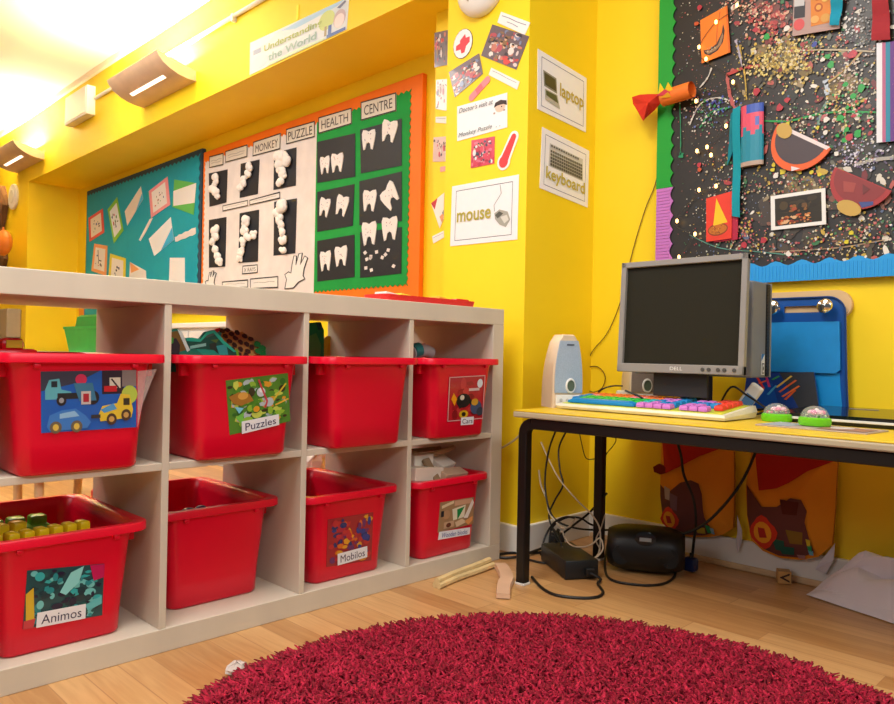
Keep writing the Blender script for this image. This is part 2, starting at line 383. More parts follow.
b1 = [('rect', 0, 0, 1, 1, '#4f8a30')]+scatter_shapes(3, jm, 110, (.03, .1))+[('poly', [(.02, .3), (.18, .24), (.34, .3), (.4, .44), (.2, .5), (.08, .44)], '#a8742e'), ('ell', .24, .32, .08, .07, '#d8a24a'), ('ell', .53, .3, .07, .09, '#c9d4dd'), ('ell', .54, .26, .04, .05, '#eef2f4'), ('line', [(.5, .05), (.62, .5), (.58, .62)], .03, '#c23a4a'), ('line', [(.72, .5), (.95, .2)], .03, '#dcc23a'), ('line', [(.75, .6), (.98, .52)], .03, '#e4b53a'), ('poly', [(.1, .5), (.24, .55), (.16, .64)], '#7ad0ee'), ('poly', [(.1, .7), (.24, .62), (.2, .86)], '#72c850')]
bin_label(binB1, [(225.5, 380.5), (287.5, 373), (290, 421), (229.5, 435)], '#4f8a30', b1)
bin_tag(binB1, [(240.5, 421.3), (277.5, 413.8), (278, 424.5), (240.8, 433.5)], 'Puzzles')
d1 = [('rect', 0, 0, 1, 1, '#b8202c')]+scatter_shapes(5, ['#a01a24', '#c83a3a', '#8a1820'], 14, (.06, .16))+[('ell', .42, .55, .2, .16, '#1c1c1e'), ('ell', .38, .48, .06, .06, '#d8d0c0'), ('poly', [(.08, .5), (.14, .36), (.24, .5), (.18, .66)], '#e8a018'), ('line', [(.3, .7), (.6, .55), (.75, .8)], .08, '#202024'), ('ell', .44, .86, .13, .09, '#d8b020'), ('ell', .44, .86, .06, .05, '#2a2418'), ('ell', .78, .72, .16, .16, '#44587a'), ('ell', .74, .6, .1, .08, '#d0a030'), ('ell', .9, .82, .1, .1, '#3a4250'), ('ell', .86, .18, .08, .1, '#d8e4f0'), ('rect', .55, .28, .85, .34, '#d8c0c0'), ('frame', 0, 0, 1, 1, .02, .02, '#e0b0b0')]
bin_label(binD1, [(448.6, 377), (484.5, 375), (482, 418.5), (446.5, 421.6)], '#b8202c', d1)
bin_tag(binD1, [(460, 417.3), (472.5, 416.3), (472, 424), (459.6, 425)], 'Cars')
a2 = [('rect', 0, 0, 1, 1, '#174e54')]+scatter_shapes(8, ['#1f8f96', '#2fb0b4', '#123a44', '#0e5c58', '#6ec8c8', '#181f3c'], 110, (.03, .09))+[('poly', [(.8, 0), (1, 0), (1, .25), (.86, .3)], '#c01a5a'), ('poly', [(0, .4), (.09, .3), (.13, .9), (.03, .95)], '#d8b52e'), ('poly', [(.55, .1), (.72, 0), (.66, .3), (.5, .5), (.42, .44)], '#8adada'), ('poly', [(.76, .74), (.98, .6), (.98, .76), (.8, .86)], '#5cc0c4'), ('poly', [(0, .86), (.14, .84), (.12, 1), (0, 1)], '#c83a44')]
bin_label(binA2, [(27, 570.5), (104, 563.5), (102, 615), (22.5, 629)], '#174e54', a2)
bin_tag(binA2, [(36.5, 612), (85, 603), (84.5, 617.5), (35.3, 627)], 'Animos')
c2 = [('rect', 0, 0, 1, 1, '#a02430')]+scatter_shapes(11, ['#c02a34', '#2a3a8c', '#d86a20', '#6a2a6a', '#e0a02a', '#b02040', '#1f2f6f'], 80, (.04, .1))
bin_label(binC2, [(327.5, 519.5), (373, 512), (371, 560), (326, 567)], '#a02430', c2)
bin_tag(binC2, [(336.5, 553.5), (366, 545.5), (366, 556.5), (336.5, 565)], 'Mobilos')
d2 = [('rect', 0, 0, 1, 1, '#a88660')]+[('poly', [(.05, .12), (.4, 0), (.4, .1), (.06, .22)], '#e8d4b0'), ('rect', .42, .02, .95, .2, '#d8a888'), ('poly', [(.36, .3), (.75, .22), (.72, .66), (.4, .7)], '#e6e0c8'), ('poly', [(.5, .34), (.72, .28), (.52, .72)], '#1c8c48'), ('poly', [(.7, .7), (.95, .06), (1, .2), (.82, .72)], '#f0e8e0'), ('ell', .2, .45, .1, .16, '#b8906a'), ('rect', .04, .3, .12, .5, '#2a2830'), ('rect', .14, .7, .42, .92, '#caa888'), ('poly', [(.45, .78), (.65, .7), (.8, .86), (.5, .96)], '#dcc0a0'), ('poly', [(.72, .82), (.96, .68), (.96, .84), (.84, .98)], '#e8a060'), ('ell', .27, .82, .07, .08, '#6a3a2a')]
bin_label(binD2, [(440, 502.5), (473.5, 497), (473, 523.5), (437.5, 532.5)], '#b8906a', d2)
bin_tag(binD2, [(438, 531.5), (469, 526.8), (468.5, 533.8), (436.8, 539.5)], 'Wooden blocks', '#2a4a9a')

# ---- what the bins hold
def cutout(name, label, cat, px, ax, val, th, face, shapes_px=(), edge=None, group=None, m=None, ext=()):
    """an upright board piece outlined in the photo's frame at its own plane, real thickness"""
    pts = [at(x, y, ax, val) for x, y in px]; n = Vector((0, -1, 0)) if ax == 1 else Vector((-1, 0, 0))
    c = sum(pts, Vector())/len(pts); b = MB(); b.prism(pts, -n*th, 0, C(face), C(edge or face)); h = .0004
    for pp, col in shapes_px:
        b.poly([at(x, y, ax, val)+n*h for x, y in pp], 0, C(col)); h += .0003
    o = b.build(name, m or INK, loc=c, fix=False); return tag(o, label, cat, group)
def blob(cx, cy, rx, ry, a=0, n=7, seed=0):
    r = random.Random(seed); return [(cx+rx*math.cos(t)*math.cos(a)-ry*math.sin(t)*math.sin(a), cy+rx*math.cos(t)*math.sin(a)+ry*math.sin(t)*math.cos(a)) for t in [2*PI*k/n+r.uniform(-.2, .2) for k in range(n)]]
# puzzle boards in the Puzzles bin
cutout('puzzle_piece', 'teal edged foam jungle puzzle piece with white rim standing in the Puzzles bin', 'puzzle',
 [(171, 330), (178, 328.5), (182, 332), (187, 344), (190, 350), (196, 349), (204, 356), (220, 360), (240, 366), (240, 372), (171, 372)], 1, .06, .012, '#12806c',
 [([(171, 332), (177, 331), (181, 335), (186, 350), (171, 354)], '#7a5a20'), ([(171, 340), (176, 338), (180, 345), (179, 356), (171, 356)], '#2a2030'), ([(177, 328.8), (182, 332), (187, 344), (190, 350), (187, 352), (180, 336)], '#dff2ee'), ([(171, 337), (173.5, 338), (173, 343), (171, 344)], '#3aa83a')], '#16a088', 'jungle puzzle boards')
cutout('puzzle_piece', 'dark green jungle puzzle piece with leaves, middle of the Puzzles bin', 'puzzle',
 [(186, 338), (192, 337.5), (200, 339), (206, 332), (214, 330), (219, 335), (224, 341), (230, 346), (236, 352), (240, 372), (186, 372)], 1, .12, .012, '#10584a',
 [([(190, 346), (206, 343), (206, 346), (190, 349)], '#9fd8cc'), ([(206, 334), (215, 332), (214, 335), (206, 338)], '#50685c'), ([(209, 344), (216, 342), (217, 352), (211, 353)], '#26352e'), ([(210, 340), (219, 339), (216, 343)], '#5a7a30'), ([(216, 346), (226, 344), (228, 355), (219, 355)], '#35b0b0'), ([(188, 350), (206, 349), (208, 356), (192, 356)], '#148c78'), ([(186, 338), (192, 337.5), (200, 339), (206, 332), (214, 330), (219, 335), (224, 341), (230, 346), (236, 352), (233, 352), (222, 343.5), (213, 333), (207, 335), (200, 342), (186, 341)], '#1fc4a4'), ([(196, 349), (213, 350), (222, 357), (196, 357)], '#1aa890')], '#18a890', 'jungle puzzle boards')
gir = [([(217, 329), (223, 328), (220, 340), (217, 338)], '#4fb8c8'), ([(214, 330), (220, 327.6), (221, 330), (216, 333)], '#e02a4a')]
r_ = random.Random(4)
for gx, gy in ((222, 331), (227, 330), (225, 336), (231, 334), (229, 341), (235, 338), (234, 345), (240, 342), (240, 349), (244, 336), (246, 344), (247, 351), (250, 339), (238, 354), (231, 349), (251, 347), (236, 332.5), (226, 345), (245, 355)):
    gir.append((blob(gx, gy, 3.3, 2.3, r_.uniform(.3, 1), 6, gx), '#4a2412'))
for gx, gy in ((256, 344), (261, 348), (265, 353), (257, 351), (262, 355)): gir.append((blob(gx, gy, 4, 3, .4, 7, gx), '#1f8a3a'))
gir += [([(229, 352), (236, 349), (238, 357), (230, 357)], '#88c82a')]
cutout('puzzle_piece', 'giraffe patterned puzzle piece leaning at the right of the Puzzles bin', 'puzzle',
 [(214, 331), (219, 328), (227, 328.5), (233, 331), (237, 334), (242, 331.5), (247, 335), (254, 340), (260, 345), (264, 351), (268, 357), (268, 374), (226, 374), (222, 345)], 1, .18, .012, '#d8a050', gir, '#e8c890', 'jungle puzzle boards')
# red toy in clear bag + green crate in far left bin; green folder + yellow duck in plain bin; packet
L = at(12, 352, 1, .2)
t = thing('toy_car', 'red toy car peeping over the rim of the truck bin', 'toy car', (-1.338, .2, .592))
b = MB(); b.box((-1.338, .2, .622), (.085, .06, .035), bev=.008); b.box((-1.343, .2, .648), (.045, .05, .028), bev=.01); b.build('body', mat('toy_red', '#ee1c26', .25), parent=t, smooth=True)
b = MB(); b.box((-1.341, .1735, .649), (.03, .003, .016), bev=.001); b.build('windscreen', mat('toy_yellow', '#e8c030', .3), parent=t)
for dx in (-.03, .03):
    b = MB(); b.tube([(-1.338+dx, .162, .606), (-1.338+dx, .172, .606)], .014, 12); b.build('wheel', M['black'], parent=t)
cutout('folder', 'green card folder standing at the back left of the plain upper bin', 'folder', [(308, 323), (320, 322), (324, 330), (324, 362), (308, 362)], 1, .33, .006, '#22c878', [([(309, 336), (316, 333), (321, 345), (320, 362), (309, 362)], '#66e07a'), ([(316, 322), (321, 322.5), (323, 329), (318, 330)], '#178a80')])
cutout('toy_duck', 'yellow flat card duck behind the green folder in the plain upper bin', 'toy', [(318, 345), (323, 340), (327, 336), (332, 336), (332, 362), (318, 362)], 1, .37, .008, '#e8b818', [([(321, 350), (327, 346), (327, 358), (322, 358)], '#f2c830')])
t = thing('plastic_packet', 'rolled clear packet with teal label in the upper far right bin', 'packet', (-.345, .17, .60))
b = MB(); A0 = Vector((-.375, .17, .66)); 
b.tube([at(411, 353, 1, .17), at(424, 350, 1, .17), at(431, 353, 1, .17)], [.022, .022, .019], 14); b.build('packet_body', mat('grey_film', '#b9b4b2', .25), parent=t, smooth=True)
b = MB(); b.tube([at(412.5, 351.5, 1, .168), at(419, 349.6, 1, .168)], [.0235, .0235], 14); b.build('teal_label', mat('teal_print', '#2c8a88', .4), parent=t, smooth=True)
# Animos bin: bumpy bricks
def studded(name, label, c, L_, col, rz, ns):
    t = thing(name, label, 'construction toy', c, rz, 'bumpy construction pieces in the Animos bin')
    m = mat('toy_'+col[1:], col, .25, noise=.04)
    b = MB(); b.box((0, 0, .012), (L_, .045, .024), bev=.004); b.build('strip', m, parent=t, local=True, smooth=True)
    for k in range(ns):
        b = MB(); x = -L_/2+L_*(k+.5)/ns; b.box((x, 0, .033), (L_/ns*.8, .034, .022), bev=.006); b.build('knob', m, parent=t, local=True, smooth=30)
    return t
studded('construction_strip', 'long yellow strip with round knobs lying across the Animos bin', (-1.285, .125, .232), .17, '#f6d41e', math.radians(8), 6)
studded('construction_strip', 'short yellow strip with two knobs between the long yellow strip and the green one', (-1.335, .21, .232), .07, '#f4d020', math.radians(10), 2)
studded('construction_strip', 'green strip with knobs at the back left of the Animos bin', (-1.30, .29, .225), .13, '#7ab83a', math.radians(0), 3)
b = MB(); b.tube(spline([(-1.31, .085, .22), (-1.295, .082, .243), (-1.26, .082, .248), (-1.22, .085, .24), (-1.20, .09, .2)]), .008, 8); tag(b.build('toy_hook', M['red'], loc=(-1.25, .05, .23), smooth=True), 'curved red plastic piece in front of the yellow strip in the Animos bin', 'construction toy')
# lay something under the pieces so that they are carried
def bed(t, label, seed, cols, z, n=40, name='building_bricks'):
    r = random.Random(seed); b = MB(); L = t.location
    for i in range(n):
        c = Vector((L.x+r.uniform(-.06, .06), L.y+r.uniform(.09, .34), L.z+r.uniform(.03, z)))
        rot = Matrix.Rotation(r.uniform(0, 6), 3, 'Z') @ Matrix.Rotation(r.uniform(-.6, .6), 3, 'X')
        b.box(c, (r.uniform(.03, .06), r.uniform(.02, .04), r.uniform(.02, .03)), 0, C(r.choice(cols)), rot)
    return tag(b.build(name, PAINT, loc=L+Vector((0, .2, .03))), label, 'building bricks', kind='stuff')
bed(binA2, 'heap of green and teal construction bricks filling the Animos bin', 1, ['#1f8f86', '#2a9a3a', '#d8b020', '#c02a30'], .13, 60)
bed(binB2, 'heap of dark bricks low down in the plain lower bin', 2, ['#3a3440', '#7a6a5a', '#54506a', '#8a2a30'], .12, 50)
bed(binC2, 'heap of red and blue bricks low down in the Mobilos bin', 3, ['#c02a34', '#2a3a8c', '#d86a20', '#e0a02a'], .09, 50)
bed(binA1, 'heap of toy vehicle bits low in the truck bin', 4, ['#2a6ab0', '#c02a30', '#d8b030', '#35353a'], .13, 50)
bed(binC1, 'heap of plastic bricks low down in the plain upper bin', 5, ['#2a6ab0', '#3aa050', '#d8b030'], .1, 40)
bed(binD1, 'heap of red bricks low in the far right upper bin', 6, ['#c02a30', '#35353a', '#d8b030'], .13, 40)
bed(binD2, 'heap of pale wooden blocks low in the Wooden blocks bin', 7, ['#dcc09a', '#cfae86', '#e4d2b4'], .13, 50)
b = MB(); b.box((-.978, .17, .2385), (.06, .03, .02), bev=.003, rot=Matrix.Rotation(.5, 3, 'Z')); tag(b.build('wooden_block', M['pine'], loc=(-.978, .17, .23)), 'small pale wooden block lying in the plain lower bin', 'wooden block')
for i, (x, y, s, la) in enumerate(((-.928, .23, .018, 'dark purple bead lying in the plain lower bin nearer the wooden block'), (-.885, .25, .015, 'dark purple bead lying in the plain lower bin nearer the right rim'))):
    b = MB(); b.ball((x, y, .232), (s*1.3, s, s)); tag(b.build('toy_bead', mat('purple_bead', '#4a3a5c', .3), loc=(x, y, .232), smooth=True), la, 'bead')
# wooden blocks sticking out of the last bin
def plank(label, p0, p1, w, th, m=M['pine'], grp='wooden blocks in the lower right bin', roll=0, name='wooden_block', up=(0, 0, 1)):
    p0, p1 = Vector(p0), Vector(p1); x = (p1-p0).normalized(); u = Vector(up); y = u.cross(x).normalized(); z = x.cross(y)
    R = Matrix((x, y, z)).transposed() @ Matrix.Rotation(roll, 3, 'X'); c = (p0+p1)/2
    b = MB(); b.box(c, ((p1-p0).length, w, th), rot=R, bev=min(.003, th*.2)); return tag(b.build(name, m, loc=c), label, 'wooden block', grp)
pw = mat('pale_wood_b', '#f4e9d6', .6, noise=.06, nscale=9, stretch=(.2, 1, 1)); pd = mat('dark_wood_b', '#9a7f5e', .6, noise=.1, nscale=9, stretch=(.2, 1, 1))
plank('broad pale plank at the left front of the Wooden blocks bin', at(409, 474, 1, .06), at(437, 473, 1, .08), .05, .04, pw)
plank('whitish block standing behind the broad plank, left in the Wooden blocks bin', at(409, 463, 1, .12), at(428, 461, 1, .12), .05, .05, pw, up=(.2, 0, 1))
plank('dark narrow plank leaning across the middle of the Wooden blocks bin', at(437, 481, 1, .045), at(425, 459, 1, .09), .025, .014, pd, up=(0, -1, 0))
plank('pale square block tilted to the right of the dark plank', at(433, 468, 1, .13), at(446, 464, 1, .15), .06, .05, pw, roll=.5)
plank('rounded pink wooden block at the right of the Wooden blocks bin', at(440, 477, 1, .055), at(462, 474, 1, .08), .04, .035, mat('pinkish_wood', '#d8b79c', .6, noise=.06), roll=.4)
plank('thin pale stick pointing right at the back of the Wooden blocks bin', at(449, 471, 1, .2), at(465, 469, 1, .2), .02, .012, pw)
b = MB(); b.tube(spline([at(409, 452, 1, .16), at(424, 456, 1, .15), at(440, 452, 1, .15), at(458, 446, 1, .17)]), .0085, 8); tag(b.build('wooden_arch', M['pine'], loc=at(430, 452, 1, .16), smooth=True), 'long curved wooden track piece lying on top of the blocks, under the shelf board', 'wooden track')
b = MB(); b.tube(spline([at(410, 451, 1, .22), at(430, 449, 1, .22), at(452, 446.5, 1, .24)]), .007, 8); tag(b.build('wooden_arch', pd, loc=at(430, 446, 1, .22), smooth=True), 'second curved wooden track piece behind the first, close under the shelf board', 'wooden track')
# white carrier bag on the floor behind the unit, seen past the Mobilos bin
c0 = at(314, 462, 1, .62); r_ = random.Random(3); b = MB()
b.loft([[Vector((c0.x+rx*math.cos(a)+r_.uniform(-.012, .012), .62+.05*rx/.07*math.sin(a)+r_.uniform(-.012, .012), z)) for a in [2*PI*k/12 for k in range(12)]] for rx, z in ((.06, .001), (.075, .08), (.07, .18), (.055, .27), (.045, c0.z+.035), (.02, c0.z+.045))])
tag(b.build('carrier_bag', M['paper'], loc=(c0.x, .62, 0)), 'crumpled white bag behind the shelving unit, seen past the Mobilos bin', 'bag')

# red tray on top of the unit
t = thing('toy_tray', 'shallow red plastic tray lying on top of the shelving unit', 'tray', (-.277, .1, SH))
b = MB(); b.loft([rrect(-.46, -.09, .04, .14, .02, SH+.001), rrect(-.463, -.087, .036, .144, .022, SH+.020), rrect(-.458, -.092, .041, .139, .02, SH+.020), rrect(-.455, -.095, .045, .135, .018, SH+.005)], cap0=True, cap1=True); b.build('tray_body', mat('tray_red', '#e02a2a', .35), parent=t, smooth=True)
b = MB(); b.box((-.125, .09, SH+.018), (.055, .06, .018), bev=.004); b.build('handle', mat('tray_red2', '#d0181c', .35), parent=t)
for i, (x, w, c, la) in enumerate(((-.415, .06, '#f2ece4', 'white paper scrap at the left end of the red tray'), (-.365, .045, '#f0d83a', 'yellow paper scrap in the red tray beside the white one'), (-.2, .07, '#f0b03a', 'pale orange paper scrap at the right of the red tray'))):
    b = MB(); b.box((x, .08, SH+.0205), (w, .05, .008), rot=Matrix.Rotation(.12, 3, 'Y'), bev=.002); tag(b.build('paper_scrap', mat('scrap'+c[1:], c, .6), loc=(x, .09, SH+.012)), la, 'paper')

# ================================================================== BEHIND THE UNIT
t = thing('low_cupboard', 'low white cupboard against the yellow wall, glimpsed behind the shelving unit', 'cupboard', (.36, 2.9, 0))
b = MB(); b.box((.365, 2.9, .385), (.21, 1.5, .77), bev=.004); b.build('carcass', M['white'], parent=t)
b = MB(); b.box((.36, 2.9, .785), (.24, 1.54, .03), bev=.004); b.build('worktop', M['paper'], parent=t)
for k in range(3):
    b = MB(); b.box((.254, 2.9+(k-1)*.5, .39), (.012, .48, .72), bev=.003); d = b.build('door', M['white'], parent=t)
t = thing('low_bench', 'low white bench at the far end of the recess carrying a green basket', 'bench', (.3, 4.65, 0))
b = MB(); b.box((.3, 4.65, .59), (.32, 1.0, .03), bev=.004); b.build('seat', M['white'], parent=t)
for y in (4.2, 5.1):
    b = MB(); b.box((.3, y, .287), (.3, .03, .574), bev=.003); b.build('end_panel', M['white'], parent=t)
yb_ = (at(64, 345, 0, .22).y, at(99, 345, 0, .22).y); t = thing('toy_basket', 'green plastic toy basket on the low bench behind the shelving unit', 'basket', (.28, sum(yb_)/2, .606))
b = MB(); yc_, hy_ = sum(yb_)/2, abs(yb_[0]-yb_[1])/2
b.loft([[Vector((.29+.07*k*sx, yc_+hy_*k*sy, z)) for sx, sy in ((-1, -1), (1, -1), (1, 1), (-1, 1))] for k, z in ((.8, .606), (1, .78), (1.05, .782), (1.05, .8), (.98, .8), (.75, .62))]); b.build('basket_body', mat('green_plastic', '#25c062', .35), parent=t, smooth=30)
b = MB(); b.loft([[Vector((.29+.06*k*sx, yc_-.06+hy_*.6*k*sy, z)) for sx, sy in ((-1, -1), (1, -1), (1, 1), (-1, 1))] for k, z in ((1, .801), (.9, .87), (.7, .885))]); b.build('lid', mat('green_plastic_b', '#17a050', .4), parent=t, smooth=30)
t = thing('child_chair', 'small wooden child chair glimpsed behind the Animos bin', 'chair', (-.93, 1.15, 0))
for x in (-1.03, -.85):
    for y in (1.02, 1.24):
        b = MB(); b.tube([(x, y, 0), (x+(.012 if x > -.9 else -.004), y, .24)], .014, 10); b.build('leg', M['pine'], parent=t, smooth=True)
b = MB(); b.box((-.94, 1.13, .25), (.28, .3, .02), bev=.005); b.build('seat', M['pine'], parent=t)
for x in (-1.03, -.85):
    b = MB(); b.tube([(x, 1.25, .255), (x, 1.3, .5)], .011, 10); b.build('back_post', M['pine'], parent=t, smooth=True)
b = MB(); b.box((-.94, 1.295, .45), (.24, .015, .09), rot=Matrix.Rotation(-.2, 3, 'X'), bev=.004); b.build('back_rail', M['pine'], parent=t)
t = thing('felt_pen', 'small dark felt pen with coloured bands standing on the floor behind the Animos bin', 'pen', at(38, 489, 1, .9)*1)
pz = at(38, 489, 1, .9); t.location = (pz.x, .9, 0)
b = MB(); b.tube([(pz.x, .9, 0), (pz.x, .9, .12)], .014, 10); b.build('pen_body', mat('pen_blue', '#3a4a7a', .4), parent=t, smooth=True)
b = MB(); b.tube([(pz.x, .9, .1205), (pz.x, .9, .17)], .015, 10); b.build('cap', mat('pen_pink', '#b8b2c0', .4), parent=t, smooth=True)
t = thing('paper_dispenser', 'beige wall box with white front beside the far end of the recess', 'dispenser', (.05, 5.62, .7))
b = MB(); b.box((.045, 5.6, .83), (.11, .58, .24), bev=.01); b.build('box_body', mat('box_beige', '#a2937c', .5), parent=t)
b = MB(); b.box((-.0165, 5.78, .85), (.012, .24, .2), bev=.004); b.build('front_cover', M['white'], parent=t)
b = MB(); b.box((.05, 5.6, .67), (.1, .62, .07), bev=.01); b.build('tray', mat('slate', '#4a4a50', .5), parent=t)
q = qpx([(79, 308), (97, 308), (97, 319), (79, 318)], 0, XW)
sheet('small_picture', 'small blue and orange picture low on the recess wall, seen through the shelf', 'picture', q, '#e89030', [('rect', .3, .08, 1, .8, '#2a6ec0'), ('rect', .4, .2, .9, .5, '#3a9ad0')])

# hanging decoration at far left + disc
t = thing('tree_display', 'brown furry tree trunk decoration on the wall at the far left', 'wall display', (.05, 6.3, 1.3))
b = MB(); n = 26; rings = []
r_ = random.Random(9)
for j in range(9):
    z = 1.3+.74*j/8; w = .55+.06*math.sin(j*1.3)
    rings.append([Vector((XC-.005 if (k == 0 or k == n-1) else XC-.02-.06*math.sin(PI*k/(n-1))-r_.uniform(0, .02), 6.32-w*math.cos(PI*k/(n-1))+r_.uniform(-.012, .012), z)) for k in range(n)])
b.loft(rings); b.build('trunk', mat('brown_fur', '#6a4a2c', .95, noise=.4, nscale=9, bump=1, bscale=30, stretch=(1, 1, .3)), parent=t)
c0 = at(3, 243, 0, -.03); b = MB(); b.ball(c0, (.06, .16, .105), nu=16, nv=12); b.tube([c0+Vector((0, 0, .10)), c0+Vector((0, 0, .13))], [.012, .006], 8)
tag(b.build('orange_balloon', mat('balloon', '#ef8a34', .35), loc=c0, smooth=True), 'orange balloon hanging on the brown tree decoration', 'balloon')
c0 = at(15, 197, 0, XC)
t = thing('wall_clock', 'round white disc fixed on the yellow wall at far left', 'clock', c0)
b = MB(); b.loft([[c0+Vector((-h, r*math.cos(a), r*math.sin(a))) for a in [2*PI*k/32 for k in range(32)]] for r, h in ((.105, 0), (.11, .012), (.105, .024), (.09, .026))]); b.build('rim', M['white'], parent=t, smooth=True)
b = MB(); b.loft([[c0+Vector((-h, r*math.cos(a), r*math.sin(a))) for a in [2*PI*k/32 for k in range(32)]] for r, h in ((.06, .0262), (.055, .031))]); b.build('face', mat('disc_grey', '#d4d0c8', .5), parent=t, smooth=True)
# dome unit on top of column
c0 = Vector((XC, .208, 1.915))
t = thing('dome_sounder', 'round white dome unit high on the yellow column, cut by the frame', 'wall unit', c0)
b = MB(); b.loft([[c0+Vector((-h, r*math.cos(a), r*math.sin(a))) for a in [2*PI*k/36 for k in range(36)]] for r, h in ((.1, 0), (.103, .012), (.1, .026), (.085, .042), (.055, .052), (.02, .056))]); b.build('dome', M['white'], parent=t, smooth=True)
for a in (-.5, .5):
    b = MB(); b.box(c0+Vector((-.05, a*.045, -.045)), (.012, .006, .022), rot=Matrix.Rotation(.5, 3, 'Y'), bev=.001); b.build('slot', mat('dome_grey', '#b8b4ac', .5), parent=t)

# ================================================================== BEAM FITTINGS
def uplighter(label, y0, y1, zb_):
    t = thing('uplighter', label, 'wall light', (XC, (y0+y1)/2, zb_), 0, 'curved uplighters on the beam')
    prof = [(0, 0), (.05, .002), (.1, .012), (.145, .03), (.185, .055), (.212, .085), (.222, .108)]
    inn = [(x-.006 if x > .01 else x, z+.006) for x, z in prof]
    b = MB(); n = len(prof)
    pr = prof+inn[::-1]
    b.loft([[Vector((XC-x, y, zb_+z)) for x, z in pr] for y in (y0, y1)])
    b.build('shade', mat('taupe_metal', '#d8bfa4', .5), parent=t, smooth=30)
    for y in (y0, y1):
        e = MB(); s = -1 if y == y0 else 1
        e.prism([Vector((XC-x, y+s*.004, zb_+z)) for x, z in prof]+[Vector((XC, y+s*.004, zb_+.055))], Vector((0, -s*.004, 0)), 0); e.build('end_cap', mat('cream_metal', '#ddd3c0', .5), parent=t)
    ym, yw = (y0+y1)/2, (y1-y0)*.33
    b = MB(); a, c = prof[2], prof[3]
    pts = []
    for f, yy in ((.3, ym-yw), (.3, ym+yw), (.75, ym+yw), (.75, ym-yw)):
        pts.append(Vector((XC-(a[0]+(c[0]-a[0])*f)-.0015, yy, zb_+a[1]+(c[1]-a[1])*f-.0015)))
    b.prism(pts, Vector((.001, 0, .001))); b.build('light_slot', mat('lit_slot', '#fff4e0', .5, noise=0, emit=2), parent=t)
    b = MB(); b.tube([(XC-.09, y0+.04, zb_+.075), (XC-.09, y1-.04, zb_+.075)], .013, 10); b.build('lamp_tube', mat('lamp_glow', '#ffe9c4', .5, noise=0, emit=14), parent=t, smooth=True)
    ld = bpy.data.lights.new('lamp_light', 'AREA'); ld.shape = 'RECTANGLE'; ld.size = .14; ld.size_y = (y1-y0)-.08; ld.energy = UPW; ld.color = (1, .92, .76)
    lo = bpy.data.objects.new('lamp_light', ld); COL.objects.link(lo); lo.parent = t; lo.location = (-.1, 0, .115); lo.rotation_euler = (PI, 0, 0)
UPW = 70
uplighter('curved taupe uplighter on the beam, nearer one, right of the white box', 2.32, 2.98, 2.105)
uplighter('curved taupe uplighter on the beam at the far left, beyond the white box', 4.82, 5.5, 2.105)
t = thing('junction_box', 'white rectangular box fixed on the beam between the two uplighters', 'electrical box', (XC, 4.02, 2.21))
b = MB(); b.box((XC-.03, 3.98, 2.325), (.06, .42, .2), bev=.006); b.build('box_body', M['white'], parent=t)
b = MB(); b.box((XC-.062, 3.98, 2.325), (.004, .39, .17), bev=.001); b.build('lid', M['white'], parent=t)
t = thing('conduit', 'thin white cable conduit running along the beam below the ceiling', 'conduit', (XC, 2.4, 2.33))
b = MB(); b.tube([(XC-.012, 3.745, 2.335), (XC-.012, .6, 2.325)], .011, 8); b.build('pipe', M['white'], parent=t, smooth=True)
for y in (3.4, 1.9, 1.0):
    b = MB(); b.box((XC-.012, y, 2.32), (.026, .02, .04), bev=.003); b.build('clip', M['white'], parent=t)
q = qpx([(250.5, 43), (349.5, -3), (347, 29.5), (250, 75)], 0, XC)
ban = [('rect', 0, 0, 1, 1, '#dfe8ec'), ('poly', [(0, 0), (.35, 0), (.2, .25), (0, .3)], '#c8e4f2'), ('poly', [(.35, .08), (.62, 0), (.98, .0), (.9, .12), (.5, .22)], '#a9d3ee'), ('rect', .04, .3, .13, .45, '#98a6c4'), ('ell', .12, .75, .1, .2, '#e8dce8'), ('ell', .81, .42, .075, .3, '#c4d88a'), ('rect', .795, .6, .815, .9, '#a89a78'), ('rect', .83, .62, .86, .98, '#5a78b8'), ('rect', .82, .9, .99, 1, '#5a78b8'), ('ell', .93, .55, .055, .28, '#c8b4b8'), ('ell', .93, .62, .045, .22, '#f0e0e0'), ('poly', [(.9, .18), (.97, .05), (.98, .12), (.93, .24)], '#707a9a'), ('poly', [(.25, .93), (.6, .9), (.8, .95), (.8, 1), (.2, 1)], '#cfe6c0')]
sheet('banner', 'long printed Understanding the World banner at the beam edge', 'banner', q, '#dfe8ec', ban, [('Understanding', (.17, .3, .77, .56), '#a9bd72', 0, .02), ('the World', (.22, .62, .72, .86), '#9cc0b8', 0, .02)])
for i, (px, py) in enumerate(((298, 13),)):
    c0 = at(px, py, 0, XC); b = MB(); b.box(c0+Vector((-.002, 0, 0)), (.003, .02, .07), bev=.001); tag(b.build('paint_tag', mat('bright_yellow', '#ffe81a', .5), loc=c0), 'small bright yellow tag on the beam above the banner', 'tag')

# ================================================================== NOTICE BOARDS IN THE RECESS
XB = .462
def wave_edge(p0, p1, n, inward, amp):
    out = []
    p0, p1, inward = Vector(p0), Vector(p1), Vector(inward)
    for k in range(n*6+1):
        t = k/(n*6); out.append(p0+(p1-p0)*t+inward*amp*(.5-.5*math.cos(2*PI*n*t)))
    return out
